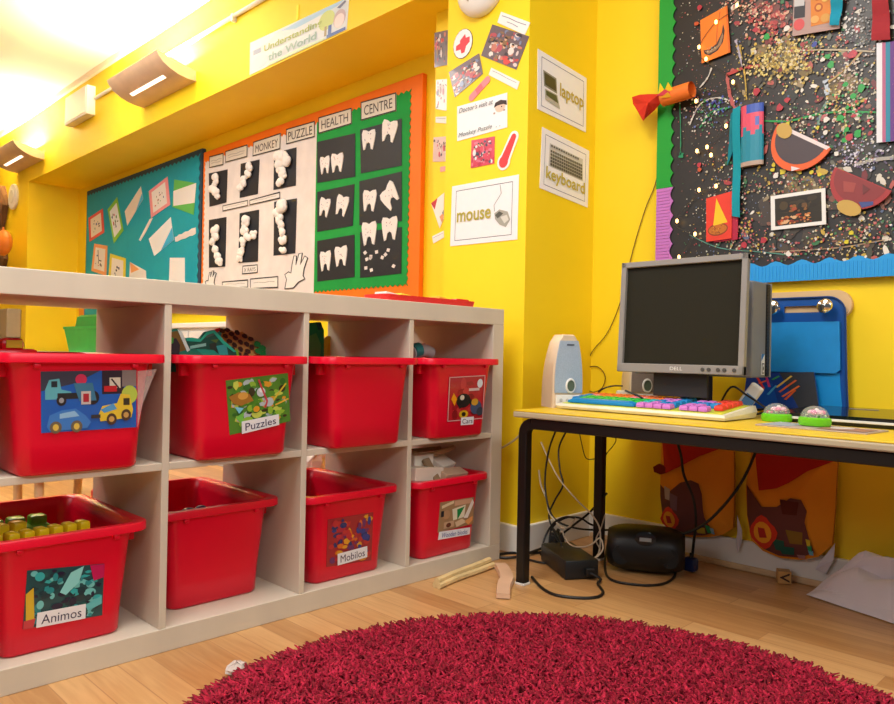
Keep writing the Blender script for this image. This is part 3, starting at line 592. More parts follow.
# health centre board
y0, y1, z0, z1 = .895, 2.925, .893, 1.897
t = thing('notice_board', 'orange framed notice board with white skeleton panel and green teeth panel', 'notice board', (XW, (y0+y1)/2, z0))
b = MB(); b.box(((XB+XW)/2-.0005, (y0+y1)/2, (z0+z1)/2), (XW-XB-.001, y1-y0, z1-z0), bev=.003); b.build('orange_backing', mat('orange_card', '#fb7a0c', .6, noise=.03), parent=t)
yg0, yg1, ys = .965, 1.69, 1.69   # green sheet: right edge, left edge
zz0, zz1 = .95, 1.84
Y, Z = Vector((0, 1, 0)), Vector((0, 0, 1))
def scallop_sheet(name, ya, yb, za, zb_, m, xf, top=True, right=True, bottom=True, left=False, amp=.010, pitch=.034, th=.002):
    pts = []
    nx = max(2, int(abs(yb-ya)/pitch)); nz = max(2, int((zb_-za)/pitch))
    # go TL(yb,zb) -> TR(ya,zb) -> BR -> BL
    A, B_, C_, D = Vector((xf, yb, zb_)), Vector((xf, ya, zb_)), Vector((xf, ya, za)), Vector((xf, yb, za))
    pts += wave_edge(A, B_, nx, -Z, amp if top else 0)[:-1]; pts += wave_edge(B_, C_, nz, Y, amp if right else 0)[:-1]
    pts += wave_edge(C_, D, nx, Z, amp if bottom else 0)[:-1]; pts += wave_edge(D, A, nz, -Y, amp if left else 0)[:-1]
    b = MB(); b.prism(pts, Vector((th, 0, 0))); return b.build(name, m, parent=t)
scallop_sheet('white_panel', ys, 2.90, zz0-.03, 1.835, mat('white_sugar_paper', '#e6ddd6', .8), XB-.003, right=False, left=True)
scallop_sheet('green_panel', yg0, ys, zz0, zz1, mat('green_sugar_paper', '#079a3c', .75), XB-.0035)
XP = XB-.004
def pcard(px, label, texts=(), shapes=(), base='#e3dccb', border='#1d1a18', group='title cards on the notice board', name='title_card', bw=.035):
    q = qpx(px, 0, XP)
    W = (q.c[1]-q.c[0]).length; H = (q.c[3]-q.c[0]).length
    s = [('rect', 0, 0, 1, 1, base)]+list(shapes)
    if border: s.append(('frame', 0, 0, 1, 1, .006/W, .006/H, border))
    return sheet(name, label, 'card', q, base, s, texts, group)
pcard([(318.8, 117.6), (352, 107.8), (352, 124), (318.8, 134)], 'cream title card reading HEALTH on the green panel', [('HEALTH', (.1, .25, .9, .78), '#3a2f28')])
pcard([(361.2, 102.2), (396.5, 92.4), (396.5, 111), (361.2, 120.8)], 'cream title card reading CENTRE on the green panel', [('CENTRE', (.1, .25, .9, .78), '#3a2f28')])
pcard([(253.6, 142), (281, 133), (280.4, 149.3), (253, 156.5)], 'cream title card reading MONKEY on the white panel', [('MONKEY', (.1, .3, .92, .8), '#3a2f28')])
pcard([(286.5, 129.2), (315, 121), (315, 137), (286.5, 144.6)], 'cream title card reading PUZZLE on the white panel', [('PUZZLE', (.08, .25, .92, .8), '#3a2f28')])
sq = [('line', [(.12, .45), (.3, .4), (.5, .48), (.7, .4), (.88, .45)], .05, '#a8a29a'), ('line', [(.15, .65), (.4, .6), (.6, .66), (.85, .6)], .05, '#b0aaa2')]
pcard([(209.7, 156.6), (223.7, 153), (223.7, 165), (209.7, 168.2)], 'small cream title card at the top left of the white panel', (), sq)
pcard([(225.8, 151.3), (247.8, 144.5), (247.4, 157), (225.8, 162.8)], 'cream title card with faint writing left of the MONKEY card', (), sq)
pcard([(223, 205.6), (248.3, 200), (248.3, 206), (223, 211.6)], 'narrow white strip between the card rows, left one', (), sq[:1], '#ece6de', group='label strips on the white panel', name='label_strip')
pcard([(250, 200), (280.4, 191.6), (280.4, 198.8), (250, 205.4)], 'narrow white strip between the card rows, right one', (), sq[:1], '#ece6de', group='label strips on the white panel', name='label_strip')
pcard([(243, 265.7), (258, 264.3), (258, 273), (242.3, 274.4)], 'small white label reading X RAYS under the bone cards', [('X RAYS', (.12, .3, .88, .75), '#6a625c')], (), '#ece6de', group='label strips on the white panel', name='label_strip')
pcard([(222.5, 281.7), (248.3, 279.3), (248.3, 288), (222.5, 288)], 'white strip at the bottom of the white panel, left one', (), sq[:1], '#ece6de', group='label strips on the white panel', name='label_strip')
pcard([(250.7, 278.6), (278.5, 276), (278.5, 288), (250.7, 289)], 'white strip at the bottom of the white panel, right one', (), sq[:1], '#ece6de', group='label strips on the white panel', name='label_strip')
def bonecard(px, label, path):
    q = qpx(px, 0, XP); t = sheet('bone_card', label, 'artwork', q, '#1d1f27', [('rect', 0, 0, 1, 1, '#1d1f27')], (), 'cotton bone cards on the white panel', th=.001)
    r = random.Random(label); b = MB(); o0 = q.centre()
    W = (q.c[1]-q.c[0]).length; H = (q.c[3]-q.c[0]).length
    for (u, v, s) in path:
        for k in range(6):
            rr = s*.72*r.uniform(.7, 1.1); c = q.p(u+r.uniform(-.1, .1), v+r.uniform(-.05, .05), .0025+rr*.6)-o0; b.ball(c, (rr*.6, rr, rr*.9), nu=8, nv=6)
    b.build('cotton_bone', M['cotton'], parent=t, local=True, smooth=True)
bonecard([(209, 173.5), (227.8, 169.4), (226.6, 202.5), (209.7, 206.8)], 'black card with a stubby cotton bone, upper row left', [(.5, .2, .035), (.45, .35, .03), (.35, .55, .035), (.5, .6, .035), (.55, .78, .025)])
bonecard([(241, 163.8), (259.7, 159.5), (258, 194), (239.9, 198)], 'black card with a slanting cotton bone, upper row middle', [(.6, .18, .035), (.5, .35, .03), (.35, .45, .03), (.25, .6, .03), (.1, .72, .025)])
bonecard([(274.4, 153), (296.6, 147.4), (295.9, 185.6), (273.7, 190)], 'black card with a thick branching cotton bone, upper row right', [(.3, .14, .04), (.6, .18, .045), (.4, .35, .04), (.7, .34, .04), (.45, .52, .035), (.5, .68, .03), (.45, .85, .03)])
bonecard([(209.2, 220), (226.6, 217), (225.4, 266.5), (209.2, 267.7)], 'black card with a long cotton bone bending right, lower row left', [(.5, .25, .04), (.5, .38, .035), (.3, .5, .035), (.5, .62, .03), (.65, .75, .03), (.75, .9, .03)])
bonecard([(239.9, 213.3), (259.2, 209.7), (258, 261.6), (238.6, 262.8)], 'black card with a three armed cotton bone, lower row middle', [(.45, .2, .04), (.4, .35, .035), (.55, .48, .03), (.85, .48, .025), (.3, .6, .03), (.2, .78, .03), (.15, .92, .025)])
bonecard([(274.4, 202), (297, 198.4), (295.4, 253.2), (273.7, 255.6)], 'black card with a tall straight cotton bone, lower row right', [(.5, .12, .045), (.3, .22, .035), (.35, .35, .035), (.5, .45, .035), (.5, .6, .03), (.5, .75, .03), (.5, .9, .025)])
def handcut(px, label):
    q = qpx(px, 0, XP)
    ol = [(.05, .95), (.12, .7), (.05, .55), (.2, .5), (.3, .55), (.35, .3), (.42, .08), (.52, .1), (.5, .35), (.62, .05), (.75, .05), (.68, .36), (.85, .15), (.96, .22), (.82, .5), (.78, .7), (.85, .8), (.6, .85), (.4, .98)]
    o = sheet('paper_hand', label, 'artwork', q, '#f0ebe4', (), (), 'paper hands on the white panel', outline=ol)
    b = MB(); o0 = q.centre(); b.tube([q.p(u, v, .0015)-o0 for u, v in ol+[ol[0]]], .003, 6); b.build('black_outline', M['cable'], parent=o, local=True)
handcut([(284, 255), (309, 250), (309, 285), (284, 291)], 'white paper hand with black outline at lower right of white panel')
handcut([(205, 272), (217, 269), (217, 288), (205, 290)], 'white paper hand with black outline at lower left corner of white panel')
def tooth(b, q, cu, cv, w, h, a, o0):
    sh = [(-.5, -.3), (-.42, -.48), (-.2, -.46), (0, -.38), (.2, -.46), (.42, -.48), (.5, -.3), (.46, 0), (.4, .25), (.34, .5), (.22, .46), (.14, .2), (0, .12), (-.14, .2), (-.22, .46), (-.34, .5), (-.4, .25), (-.46, 0)]
    W = (q.c[1]-q.c[0]).length; H = (q.c[3]-q.c[0]).length
    pts = []
    for x, y in sh:
        X, Yv = x*w*.92, y*h*.58; xr = X*math.cos(a)-Yv*math.sin(a); yr = X*math.sin(a)+Yv*math.cos(a)
        pts.append(q.p(cu+xr/W, cv+yr/H, .006)-o0)
    b.prism(pts, q.n*-.004, 0, C('#efebe6'))
def toothcard(px, label, teeth, bits=0):
    q = qpx(px, 0, XP); sh = [('rect', 0, 0, 1, 1, '#1b1f26')]; r = random.Random(label)
    t = sheet('tooth_card', label, 'artwork', q, '#1b1f26', sh, (), 'paper teeth cards on the green panel', th=.001); o0 = q.centre()
    for (u, v, w, h, a) in teeth:
        b = MB(); tooth(b, q, u, v, w, h, a, o0)
        for k in range(6):
            cu, cv = u+r.uniform(-.09, .09), v-.05+r.uniform(-.1, .08); c = r.choice(['#c88a8a', '#8a8aa8', '#b0a0a0'])
            b.poly([q.p(cu+.012*math.cos(i), cv+.015*math.sin(i), .0065)-o0 for i in (0, 1.5, 3, 4.5)], 0, C(c))
        b.build('paper_tooth', INK, parent=t, local=True, fix=False)
    for i in range(bits):
        u, v = .12+.76*r.random(), .45+.45*r.random(); a = r.uniform(0, 1.5); b = MB()
        b.prism([q.p(u+.05*math.cos(a+k*PI/2), v+.05*math.sin(a+k*PI/2), .003)-o0 for k in range(4)], q.n*-.0012, 0, C('#e8e2de')); b.build('paper_square', INK, parent=t, local=True, fix=False)
toothcard([(317.5, 142), (355.4, 133.3), (355.4, 176.7), (317.5, 183)], 'black card with two paper teeth side by side low, upper left of green panel', [(.22, .6, .09, .16, 0), (.55, .6, .11, .17, .05)])
toothcard([(317.5, 192), (354.7, 184), (353, 225.8), (317.5, 232)], 'black card with one tilted and one upright paper tooth, middle left of green panel', [(.22, .42, .1, .17, .25), (.7, .46, .11, .18, .3)])
toothcard([(317.5, 241), (354.7, 234.6), (354.7, 277), (317.5, 281.6)], 'black card with two plain upright paper teeth, lower left of green panel', [(.24, .52, .1, .18, 0), (.66, .46, .11, .18, 0)])
toothcard([(360.3, 129.7), (402, 118.6), (402, 165.6), (361, 173.5)], 'black card with two paper teeth set high, upper right of green panel', [(.22, .28, .11, .17, .1), (.72, .2, .12, .18, .25)])
toothcard([(359.6, 181.3), (402, 171.5), (402, 221), (359.6, 225.4)], 'black card with an upright and a toppled paper tooth, middle right of green panel', [(.26, .48, .11, .18, .1), (.74, .46, .12, .19, -.7)])
toothcard([(360.3, 232.3), (402, 227), (401.4, 273.5), (360.3, 278)], 'black card with two paper teeth above small paper squares, lower right of green panel', [(.24, .05, .12, .2, 0), (.73, .0, .12, .2, 0)], 11)

# teal board
y0, y1 = 2.945, 4.93
t = thing('notice_board', 'teal notice board with dark scalloped edging, far end of the recess', 'notice board', (XW, (y0+y1)/2, .9))
b = MB(); b.box((XB/2+XW/2-.0005, (y0+y1)/2, 1.41), (XW-XB-.001, y1-y0, 1.04), bev=.002); b.build('dark_backing', mat('slate_card', '#2e4a5c', .7), parent=t)
scallop_sheet('teal_panel', y0+.02, y1-.02, .9, 1.90, mat('teal_sugar_paper', '#04a0b4', .7, noise=.04), XB-.003, amp=.016, pitch=.06, bottom=False)
def pinned(label, px, base, shapes=(), group='papers on the teal board', name='pinned_paper', ol=None, inner=None):
    q = qpx(px, 0, XB-.004); s = []
    if inner: s.append(('rect', .14, .12, .86, .88, inner))
    return sheet(name, label, 'paper', q, base, s+list(shapes), (), group, outline=ol)
def scrib(seed, n=9):
    return scatter_shapes(seed, ['#2a2a3a', '#3a5a9a', '#c83a4a', '#3a8a4a', '#8a7a6a'], n, (.02, .06), (.22, .25, .78, .78))
pinned('red bordered drawing at the left of the teal board', [(88.6, 218), (103, 208.5), (104.5, 232.4), (89.6, 242)], '#e4534a', scrib(1), inner='#efe8da')
pinned('green bordered drawing beside the red bordered one', [(107.8, 209.4), (117.4, 197), (123.7, 230.5), (114, 243.6)], '#86c83a', scrib(2, 14), inner='#e8eef0')
pinned('cream and blue folded paper slanting in the upper middle of the teal board', [(125, 211.4), (141, 186.4), (143.3, 198.9), (127.5, 225.7)], '#e8dccb', [('poly', [(.55, 1), (1, .55), (1, 1)], '#4fc0e0')])
pinned('pink bordered drawing, largest on the teal board', [(149, 191.2), (167.8, 176.5), (170.5, 204.6), (151.3, 218)], '#f09aa0', scrib(3, 12), inner='#f2eeea')
pinned('thin white paper tail below the pink bordered drawing', [(150, 219), (153, 218), (141.4, 241.6), (139, 240)], '#eee8e2', ol=[(0, 0), (1, 0), (1, .6), (.7, 1), (0, 1)])
pinned('green card behind a white sheet at top right of the teal board', [(174.5, 179.5), (196.6, 183), (194, 215), (172.5, 207)], '#62c05a', [('poly', [(0, .42), (1, .0), (1, .62), (.05, .95)], '#f0eeea')])
pinned('white and blue folded paper in the middle right of the teal board', [(149, 239), (171, 217), (174, 240), (154.4, 256)], '#eef0f2', [('poly', [(.35, 1), (1, .45), (1, 1)], '#3ab4de')])
pinned('white lettered cut-out strip at right of the teal board', [(175, 236.3), (196, 226.7), (196, 234.4), (175.5, 242.4)], '#e6ddd8', ol=[(0, .1), (.1, .2), (.2, 0), (.35, .15), (.5, 0), (.65, .15), (.8, 0), (1, .1), (1, .9), (.85, 1), (.7, .9), (.5, 1), (.3, .9), (.12, 1), (0, .9)])
pinned('peach bordered drawing at the lower left of the teal board', [(94.4, 243.6), (107.8, 245.9), (106.5, 276), (91.5, 271)], '#f0a468', scrib(5, 6)+[('line', [(.35, .2), (.45, .55), (.65, .55)], .04, '#2a2a3a')], inner='#efeae4')
pinned('yellow bordered drawing low on the teal board', [(110.3, 253.5), (126, 258.3), (125.6, 285), (108.4, 282)], '#e8d83a', scrib(6, 6), inner='#f0ece6')
pinned('white paper with orange corner low on the teal board', [(130.2, 262), (146.1, 270.8), (147, 290), (129, 288)], '#efeae6', [('poly', [(0, 0), (.6, .1), (.1, .4)], '#f0a060'), ('poly', [(.85, .5), (1, .4), (1, 1), (.8, 1)], '#f0a060')])
pinned('plain white upright sheet low right on the teal board', [(170, 257.7), (185, 257.7), (185, 290), (169, 289)], '#f0eeec')

# ================================================================== COLUMN NOTICES
def photo(label, px, ax, val, seed, pal, group='photographs on the yellow column', n=90):
    q = qpx(px, ax, val); r = random.Random(seed)
    s = [('rect', 0, 0, 1, 1, pal[0])]+scatter_shapes(seed, pal, n, (.03, .1))
    for k in range(5):
        x, y = r.uniform(.15, .85), r.uniform(.2, .6); s += [('ell', x, y+.16, .07, .12, r.choice(pal)), ('ell', x, y, .035, .055, '#d9a987'), ('ell', x, y-.035, .038, .03, '#3a2a22')]
    return sheet('photograph', label, 'photograph', q, pal[0], s, (), group, m=LAM)
P1 = ['#6a5a62', '#b8505e', '#d8c8c4', '#3a3440', '#c87a6a', '#7a86a8', '#d8443e', '#8a6a4a', '#e8dcd6']
photo('large tilted photograph of children on the yellow column', [(492.7, 24.5), (529.5, 36.4), (516.6, 69.8), (481.4, 55.7)], 0, XC, 21, P1)
photo('photograph tilted the other way below the red cross badge', [(449, 72.3), (479.5, 53.4), (483.2, 73.9), (455.2, 97.3)], 0, XC, 22, P1)
photo('small upright photograph of figures in pink above the mouse sign', [(471.8, 140.5), (495, 136.4), (494.5, 163.6), (471, 168.2)], 0, XC, 23, ['#d8405a', '#e0708a', '#3a3a52', '#e8e0e0', '#c02a48', '#48506a'])
ls = [('line', [(.08, .3), (.3, .26), (.6, .32), (.92, .28)], .06, '#8a8894'), ('line', [(.3, .62), (.5, .6), (.7, .66)], .06, '#9a98a4')]
sheet('caption_label', 'white caption label above the large tilted photograph', 'label', qpx([(501.4, 11.8), (530.7, 22.7), (525, 35.2), (497.7, 22.7)], 0, XC), '#efece8', ls)
sheet('caption_label', 'white caption label below the large tilted photograph', 'label', qpx([(491.6, 67.7), (520, 81.8), (517.3, 89.8), (488.9, 75)], 0, XC), '#efece8', ls[:1])
c0 = at(463.2, 43.9, 0, XC); q = Quad([c0+Vector((0, a, b_)) for a, b_ in ((.047, .052), (-.047, .052), (-.047, -.052), (.047, -.052))], (-1, 0, 0))
ol = [(.5+.5*math.cos(2*PI*k/32), .5+.5*math.sin(2*PI*k/32)) for k in range(32)]
sheet('badge', 'round white badge with a red cross on the yellow column', 'badge', q, '#3a3638', [('ell', .5, .5, .485, .487, '#f2eeee'), ('poly', [(.36, .36), (.62, .2), (.66, .34), (.86, .34), (.86, .52), (.68, .62), (.6, .82), (.44, .82), (.4, .68), (.14, .66), (.16, .5), (.36, .46)], '#e0414e')], outline=ol)
c0, c1 = at(471.8, 97.7, 0, XC), at(487.7, 80, 0, XC); b = MB(); d = (c1-c0).normalized(); n_ = d.cross(Vector((1, 0, 0)))
pl = []
for k in range(9): a = -PI/2+PI*k/8; pl.append(c1+d*.012*math.cos(a)+n_*.013*math.sin(a))
for k in range(9): a = PI/2+PI*k/8; pl.append(c0+d*.012*math.cos(a)+n_*.013*math.sin(a))
b.prism([p+Vector((-.0025, 0, 0)) for p in pl], Vector((.0018, 0, 0)), 0, C('#f08a94')); cc = (c0+c1)/2
b.poly([cc+d*x+n_*y+Vector((-.003, 0, 0)) for x, y in ((-.016, -.01), (.016, -.01), (.016, .01), (-.016, .01))], 0, C('#e86a78'))
tag(b.build('paper_plaster', INK, loc=cc, fix=False), 'pink paper sticking plaster above the doctor sign', 'paper cut-out')
q = qpx([(457.5, 106.8), (507.5, 92.7), (507.5, 127.3), (457.5, 141.4)], 0, XC)
sheet('doctor_sign', "white paper sign reading Doctor's visit at Monkey Puzzle", 'sign', q, '#eef0f2', [('ell', .88, .55, .12, .17, '#eceff2'), ('ell', .87, .35, .1, .16, '#e8c2ae'), ('poly', [(.75, .34), (.78, .2), (.88, .16), (.99, .22), (1, .36), (.93, .3), (.82, .3)], '#3a2420'), ('ell', .9, .36, .014, .02, '#2a2020'), ('ell', .76, .5, .02, .03, '#b89a90'), ('ell', .95, .48, .02, .03, '#b89a90'), ('rect', .79, .9, .81, .92, '#8a8a90'), ('rect', .86, .9, .88, .92, '#8a8a90')],
 [("Doctor's visit at", (.05, .07, .74, .22), '#5a6068', .25), ('Monkey Puzzle', (.04, .79, .72, .95), '#5a6068', .25)])
# thermometer
c0, c1 = at(504, 162, 0, XC), at(514.2, 137, 0, XC)
def lolly(c0, c1, r0, r1, x):
    d = (c1-c0).normalized(); n_ = d.cross(Vector((1, 0, 0))); pts = []
    for k in range(9): a = -PI/2+PI*k/8; pts.append(c1+d*r1*math.cos(a)+n_*r1*math.sin(a))
    for k in range(13): a = PI*.3+PI*1.4*k/12; pts.append(c0+d*r0*math.cos(a)+n_*r0*math.sin(a))
    return [p+Vector((x, 0, 0)) for p in pts]
b = MB(); b.prism(lolly(c0, c1, .028, .02, -.0025), Vector((.0018, 0, 0)), 0, C('#f2eeec')); b.poly(lolly(c0, c1, .02, .011, -.003), 0, C('#e2343c'))
tag(b.build('paper_thermometer', INK, loc=(c0+c1)/2, fix=False), 'red and white paper thermometer cut-out above the mouse sign', 'paper cut-out')
# mouse / laptop / keyboard signs
q = qpx([(452.5, 186.5), (519.3, 174.5), (517.5, 239.5), (450.5, 246.3)], 0, XC)
sheet('word_sign', 'laminated word sign reading mouse', 'sign', q, '#f1eff0', [('frame', .07, .09, .92, .92, .006, .009, '#4a4a58'), ('line', [(.74, .11), (.76, .25), (.66, .42), (.67, .52)], .008, '#8a8a88'), ('poly', [(.67, .55), (.74, .5), (.86, .55), (.9, .68), (.84, .79), (.75, .74), (.68, .64)], '#a8a69a'), ('poly', [(.68, .58), (.74, .53), (.8, .57), (.72, .64)], '#5a584e'), ('poly', [(.76, .62), (.85, .6), (.88, .68), (.82, .73)], '#d8d6cc')],
 [('mouse', (.1, .46, .62, .62), '#b3a63e', 0, .015)], 'word signs around the computer corner', m=LAM)
q = qpx([(537.5, 48.9), (586.2, 78.4), (585.4, 132.5), (537, 109)], 1, 0)
sheet('word_sign', 'laminated word sign reading laptop', 'sign', q, '#f6f6ff', [('frame', .07, .09, .94, .92, .007, .01, '#3a4a8a'), ('poly', [(.1, .3), (.36, .32), (.38, .58), (.12, .56)], '#8a8a88'), ('poly', [(.12, .33), (.34, .35), (.36, .55), (.14, .53)], '#33332e'), ('poly', [(.13, .6), (.38, .6), (.44, .82), (.14, .78)], '#b2b2ac'), ('poly', [(.15, .62), (.36, .62), (.4, .74), (.16, .7)], '#3e4a34')],
 [('laptop', (.43, .36, .93, .66), '#c0aa3c', 0, .015)], 'word signs around the computer corner', m=LAM)
q = qpx([(541.8, 127), (588.8, 151), (587.2, 207.7), (539.3, 188)], 1, 0)
kb = [('frame', .07, .09, .93, .92, .007, .01, '#3a4a8a'), ('poly', [(.16, .2), (.86, .2), (.88, .58), (.15, .58)], '#c9c9cc')]
for i in range(5):
    for j in range(15): kb.append(('rect', .18+.045*j, .3+.055*i, .218+.045*j, .342+.055*i, '#4c4c50'))
for j in range(12): kb.append(('rect', .18+.05*j, .22, .212+.05*j, .25, '#4c4c50'))
sheet('word_sign', 'laminated word sign reading keyboard', 'sign', q, '#f6f6ff', kb, [('keyboard', (.1, .6, .91, .86), '#bfae3e', 0, .015)], 'word signs around the computer corner', m=LAM)
# narrow pilaster
photo('top photograph on the narrow strip left of the column', [(434.8, 33), (448.5, 30), (448.5, 64.8), (434.8, 67.5)], 0, XS, 31, P1, 'papers on the narrow strip', 22)
photo('second photograph down on the narrow strip', [(436.4, 80), (448, 79), (447.5, 111), (436, 109)], 0, XS, 32, ['#d8c8c0', '#a8786a', '#3a3036', '#e8dcd4', '#b85a5a'], 'papers on the narrow strip', 22)
photo('third photograph down on the narrow strip', [(434, 137.5), (447.5, 136.4), (447, 161.4), (433.2, 161.8)], 0, XS, 33, ['#d8b8b0', '#6a3a44', '#e8e0dc', '#3a3036', '#c84a5a'], 'papers on the narrow strip', 22)
sheet('caption_label', 'white caption label on the narrow strip under two photographs', 'label', qpx([(436, 117), (447, 116.5), (447, 123.6), (436, 122.7)], 0, XS), '#efece8', ls[:1], (), 'papers on the narrow strip')
sheet('paper_plaster', 'pink paper scrap on the narrow strip', 'paper cut-out', qpx([(440.5, 167), (446, 166), (446, 171), (440.5, 172)], 0, XS), '#f0a0a0', (), (), 'papers on the narrow strip')
sheet('paper_bird', 'white folded paper with red and orange corners on the narrow strip', 'paper', qpx([(431.5, 203.4), (444.5, 192.7), (443.9, 219), (440, 228.4)], 0, XS), '#f0eae4', [('poly', [(0, 0), (.5, .0), (.1, .3)], '#c02a3a'), ('poly', [(.4, .7), (1, .75), (.9, 1), (.6, 1)], '#e09a6a'), ('poly', [(.8, .7), (1, .65), (1, .85)], '#5a6aa0')], (), 'papers on the narrow strip')
sheet('caption_label', 'tilted white caption label lowest on the narrow strip', 'label', qpx([(432.5, 236.4), (444, 230.7), (444.3, 237.5), (433.6, 243.6)], 0, XS), '#efece8', ls[:1], (), 'papers on the narrow strip')

# ================================================================== PAINT SPLATTER BOARD
yl, yr = -.263, -1.75
zb0, ztp = .882, 2.35
t = thing('display_board', 'black paint-splattered display board with coloured scalloped border above the desk', 'display board', (XW, -1.0, zb0))
XD = .468
b = MB(); b.box(((XD+XW)/2+.001, (yl+yr)/2, (zb0+ztp)/2), (XW-XD-.002, yl-yr, ztp-zb0), 0, C('#26211e'))
# splatter: thick dried paint, its own relief
rs = random.Random(11)
def ydx(px, py): p = at(px, py, 0, XD); return p.y, p.z
hh = [0]
def splat(px, py, r, col, n=6, el=1, ang=0):
    y, z = ydx(px, py); hh[0] += 1; x = XD-.0006-4e-7*hh[0]
    rr = r*.00295; pts = []
    for k in range(n):
        t_ = 2*PI*k/n; s = rr*rs.uniform(.65, 1.15); u, v = s*el*math.cos(t_), s*math.sin(t_)
        pts.append(Vector((x, y+u*math.cos(ang)-v*math.sin(ang), z+u*math.sin(ang)+v*math.cos(ang))))
    b.poly(pts, 0, C(col))
GOLD = ['#c8a83e', '#a88a34', '#e0cf7a', '#8f7a34', '#d8c89a', '#7a6a3a']
MIX = ['#c8bda0', '#a83a3e', '#d8d2c4', '#3a7a4a', '#c8a83e', '#8a5a4a', '#e8e2d6', '#5a6a8a', '#b85a50', '#6a6a5a', '#9a8a6a', '#c06a6a']
def cloud(px, py, sx, sy, n, pal, r=(.5, 1.6)):
    for i in range(n): splat(rs.gauss(px, sx), rs.gauss(py, sy), rs.uniform(*r), rs.choice(pal), 5)
def blobs(lst, col, r=(2, 4.5)):
    for x, y in lst: splat(x, y, rs.uniform(*r), col, 8)
def inb(f):
    pass
_old = splat
def splat(px, py, r, col, n=6, el=1, ang=0):
    if px < 675 or px > 1010 or py > 262 or py < -120: return
    if px < 760 and py > 262: return
    _old(px, py, r, col, n, el, ang)
MUD = ['#3c322c', '#443830', '#342f29', '#3a352e', '#322d2b', '#4a3f32', '#3e2f38', '#2f332d']
for i in range(120): splat(rs.uniform(735, 1000), rs.uniform(-110, 262), rs.uniform(4, 9), rs.choice(MUD), 11, rs.uniform(.6, 2.4), rs.uniform(0, 3))
for cx, cy, n in ((785, 55, 16), (772, 15, 14), (845, 85, 14), (800, 120, 14), (800, 185, 12), (860, 150, 12), (790, 248, 12), (870, 235, 12), (850, 30, 10)):
    for i in range(n): splat(rs.gauss(cx, 14), rs.gauss(cy, 9), rs.uniform(3, 7), rs.choice(['#7a6636', '#665838', '#84734c', '#5a4c34'] if cy in (55, 85, 185) else ['#743f38', '#6a4a40', '#5c3832'] if cy == 15 else MUD), 10, rs.uniform(.6, 1.8), rs.uniform(0, 3))
for i in range(2600): splat(rs.uniform(690, 1000), rs.uniform(-110, 262), rs.choice([.4, .5, .6, .7, .9, 1.2]), rs.choice(MIX), 5)
for i in range(260): splat(rs.uniform(678, 735), rs.uniform(-60, 255), rs.uniform(.4, 1.0), rs.choice(MIX), 5)
for i in range(520): splat(rs.uniform(720, 1000), rs.uniform(-100, 262), rs.uniform(1.2, 3.2), rs.choice(MIX+['#7a2a2e', '#2f6a3e', '#4a4a3a']), 7, rs.uniform(.6, 2.2), rs.uniform(0, 3))
def wsplat(y, z, rr, col):
    hh[0] += 1; x = XD-.0006-4e-7*hh[0]; el = rs.uniform(.7, 1.8)
    b.poly([Vector((x, y+rr*el*rs.uniform(.7, 1.1)*math.cos(2*PI*k/6), z+rr*rs.uniform(.7, 1.1)*math.sin(2*PI*k/6))) for k in range(6)], 0, C(col))
for i in range(1500): wsplat(rs.uniform(-1.735, -1.2), rs.uniform(zb0+.06, ztp-.02), rs.choice([.0013, .0018, .0024, .0034]), rs.choice(MIX))
for i in range(260): wsplat(rs.uniform(-1.72, -1.2), rs.uniform(zb0+.08, ztp-.03), rs.uniform(.004, .01), rs.choice(MIX+MUD))
for i in range(900): wsplat(rs.uniform(-1.72, -.3), rs.uniform(1.95, ztp-.02), rs.choice([.0013, .0018, .0024, .0034]), rs.choice(MIX))
cloud(788, 60, 14, 13, 420, GOLD, (.6, 2.2)); cloud(766, 63, 9, 7, 180, GOLD, (.6, 1.8)); cloud(812, 50, 16, 9, 140, GOLD+MIX)
cloud(772, 18, 12, 13, 220, ['#b8443e', '#c86a5a', '#d8a88a', '#a83030', '#8a3a34'], (.7, 2.4)); cloud(745, 8, 14, 8, 120, ['#c89a8a', '#a85a4a', '#d8c8a8'])
cloud(840, 100, 10, 14, 130, GOLD+['#d8c8a8']); cloud(850, 75, 12, 12, 120, ['#c8c0b0', '#a88a7a', '#d8d0c0'])
cloud(860, 32, 9, 12, 110, ['#8a8a88', '#b8b8b4', '#6a6a6a', '#d0d0cc']); cloud(745, 75, 5, 20, 60, GOLD)
cloud(735, 190, 14, 16, 130, MIX); cloud(705, 112, 12, 9, 120, ['#e8e2d6', '#c8c2b6', '#5a6aa8', '#3a8a4a']); cloud(720, 105, 9, 6, 60, ['#4a5ab0', '#3a3a8a', '#2a8a4a'])
cloud(800, 185, 26, 6, 180, GOLD+MIX); cloud(860, 155, 16, 10, 160, ['#8a88a0', '#c8c8d4', '#6a5a7a', '#d8d4e0']); cloud(875, 230, 18, 14, 170, MIX)
cloud(720, 225, 10, 14, 110, ['#c8bda0', '#a8a070', '#3a7a5a', '#d8d2c4']); cloud(780, 250, 30, 8, 140, MIX); cloud(745, 235, 10, 12, 90, ['#a83a4e', '#c87a6a', '#c8a83e']); cloud(835, 240, 20, 10, 140, GOLD+MIX)
cloud(800, 125, 22, 14, 160, MIX); cloud(855, 115, 14, 20, 150, ['#3a8a4a', '#2a9a52', '#c83a44', '#c8bda0'])
blobs([(828, 57), (831, 65), (840, 118), (846, 85), (847, 130), (854, 97), (848, 108), (858, 134), (767, 37), (845, 140), (862, 88), (838, 136)], '#17a03e', (2.2, 4.2))
blobs([(854, 116), (850, 137), (788, 100), (780, 108), (756, 30), (757, 92), (764, 240), (745, 245), (700, 8), (853, 55), (700, 165)], '#b82a3a', (2.4, 4.4))
blobs([(773, 170), (783, 172), (790, 168), (798, 170), (774, 165), (812, 172), (820, 175), (841, 229), (852, 233), (847, 242), (818, 128), (788, 124), (800, 172)], '#d8c81e', (1.6, 3.2))
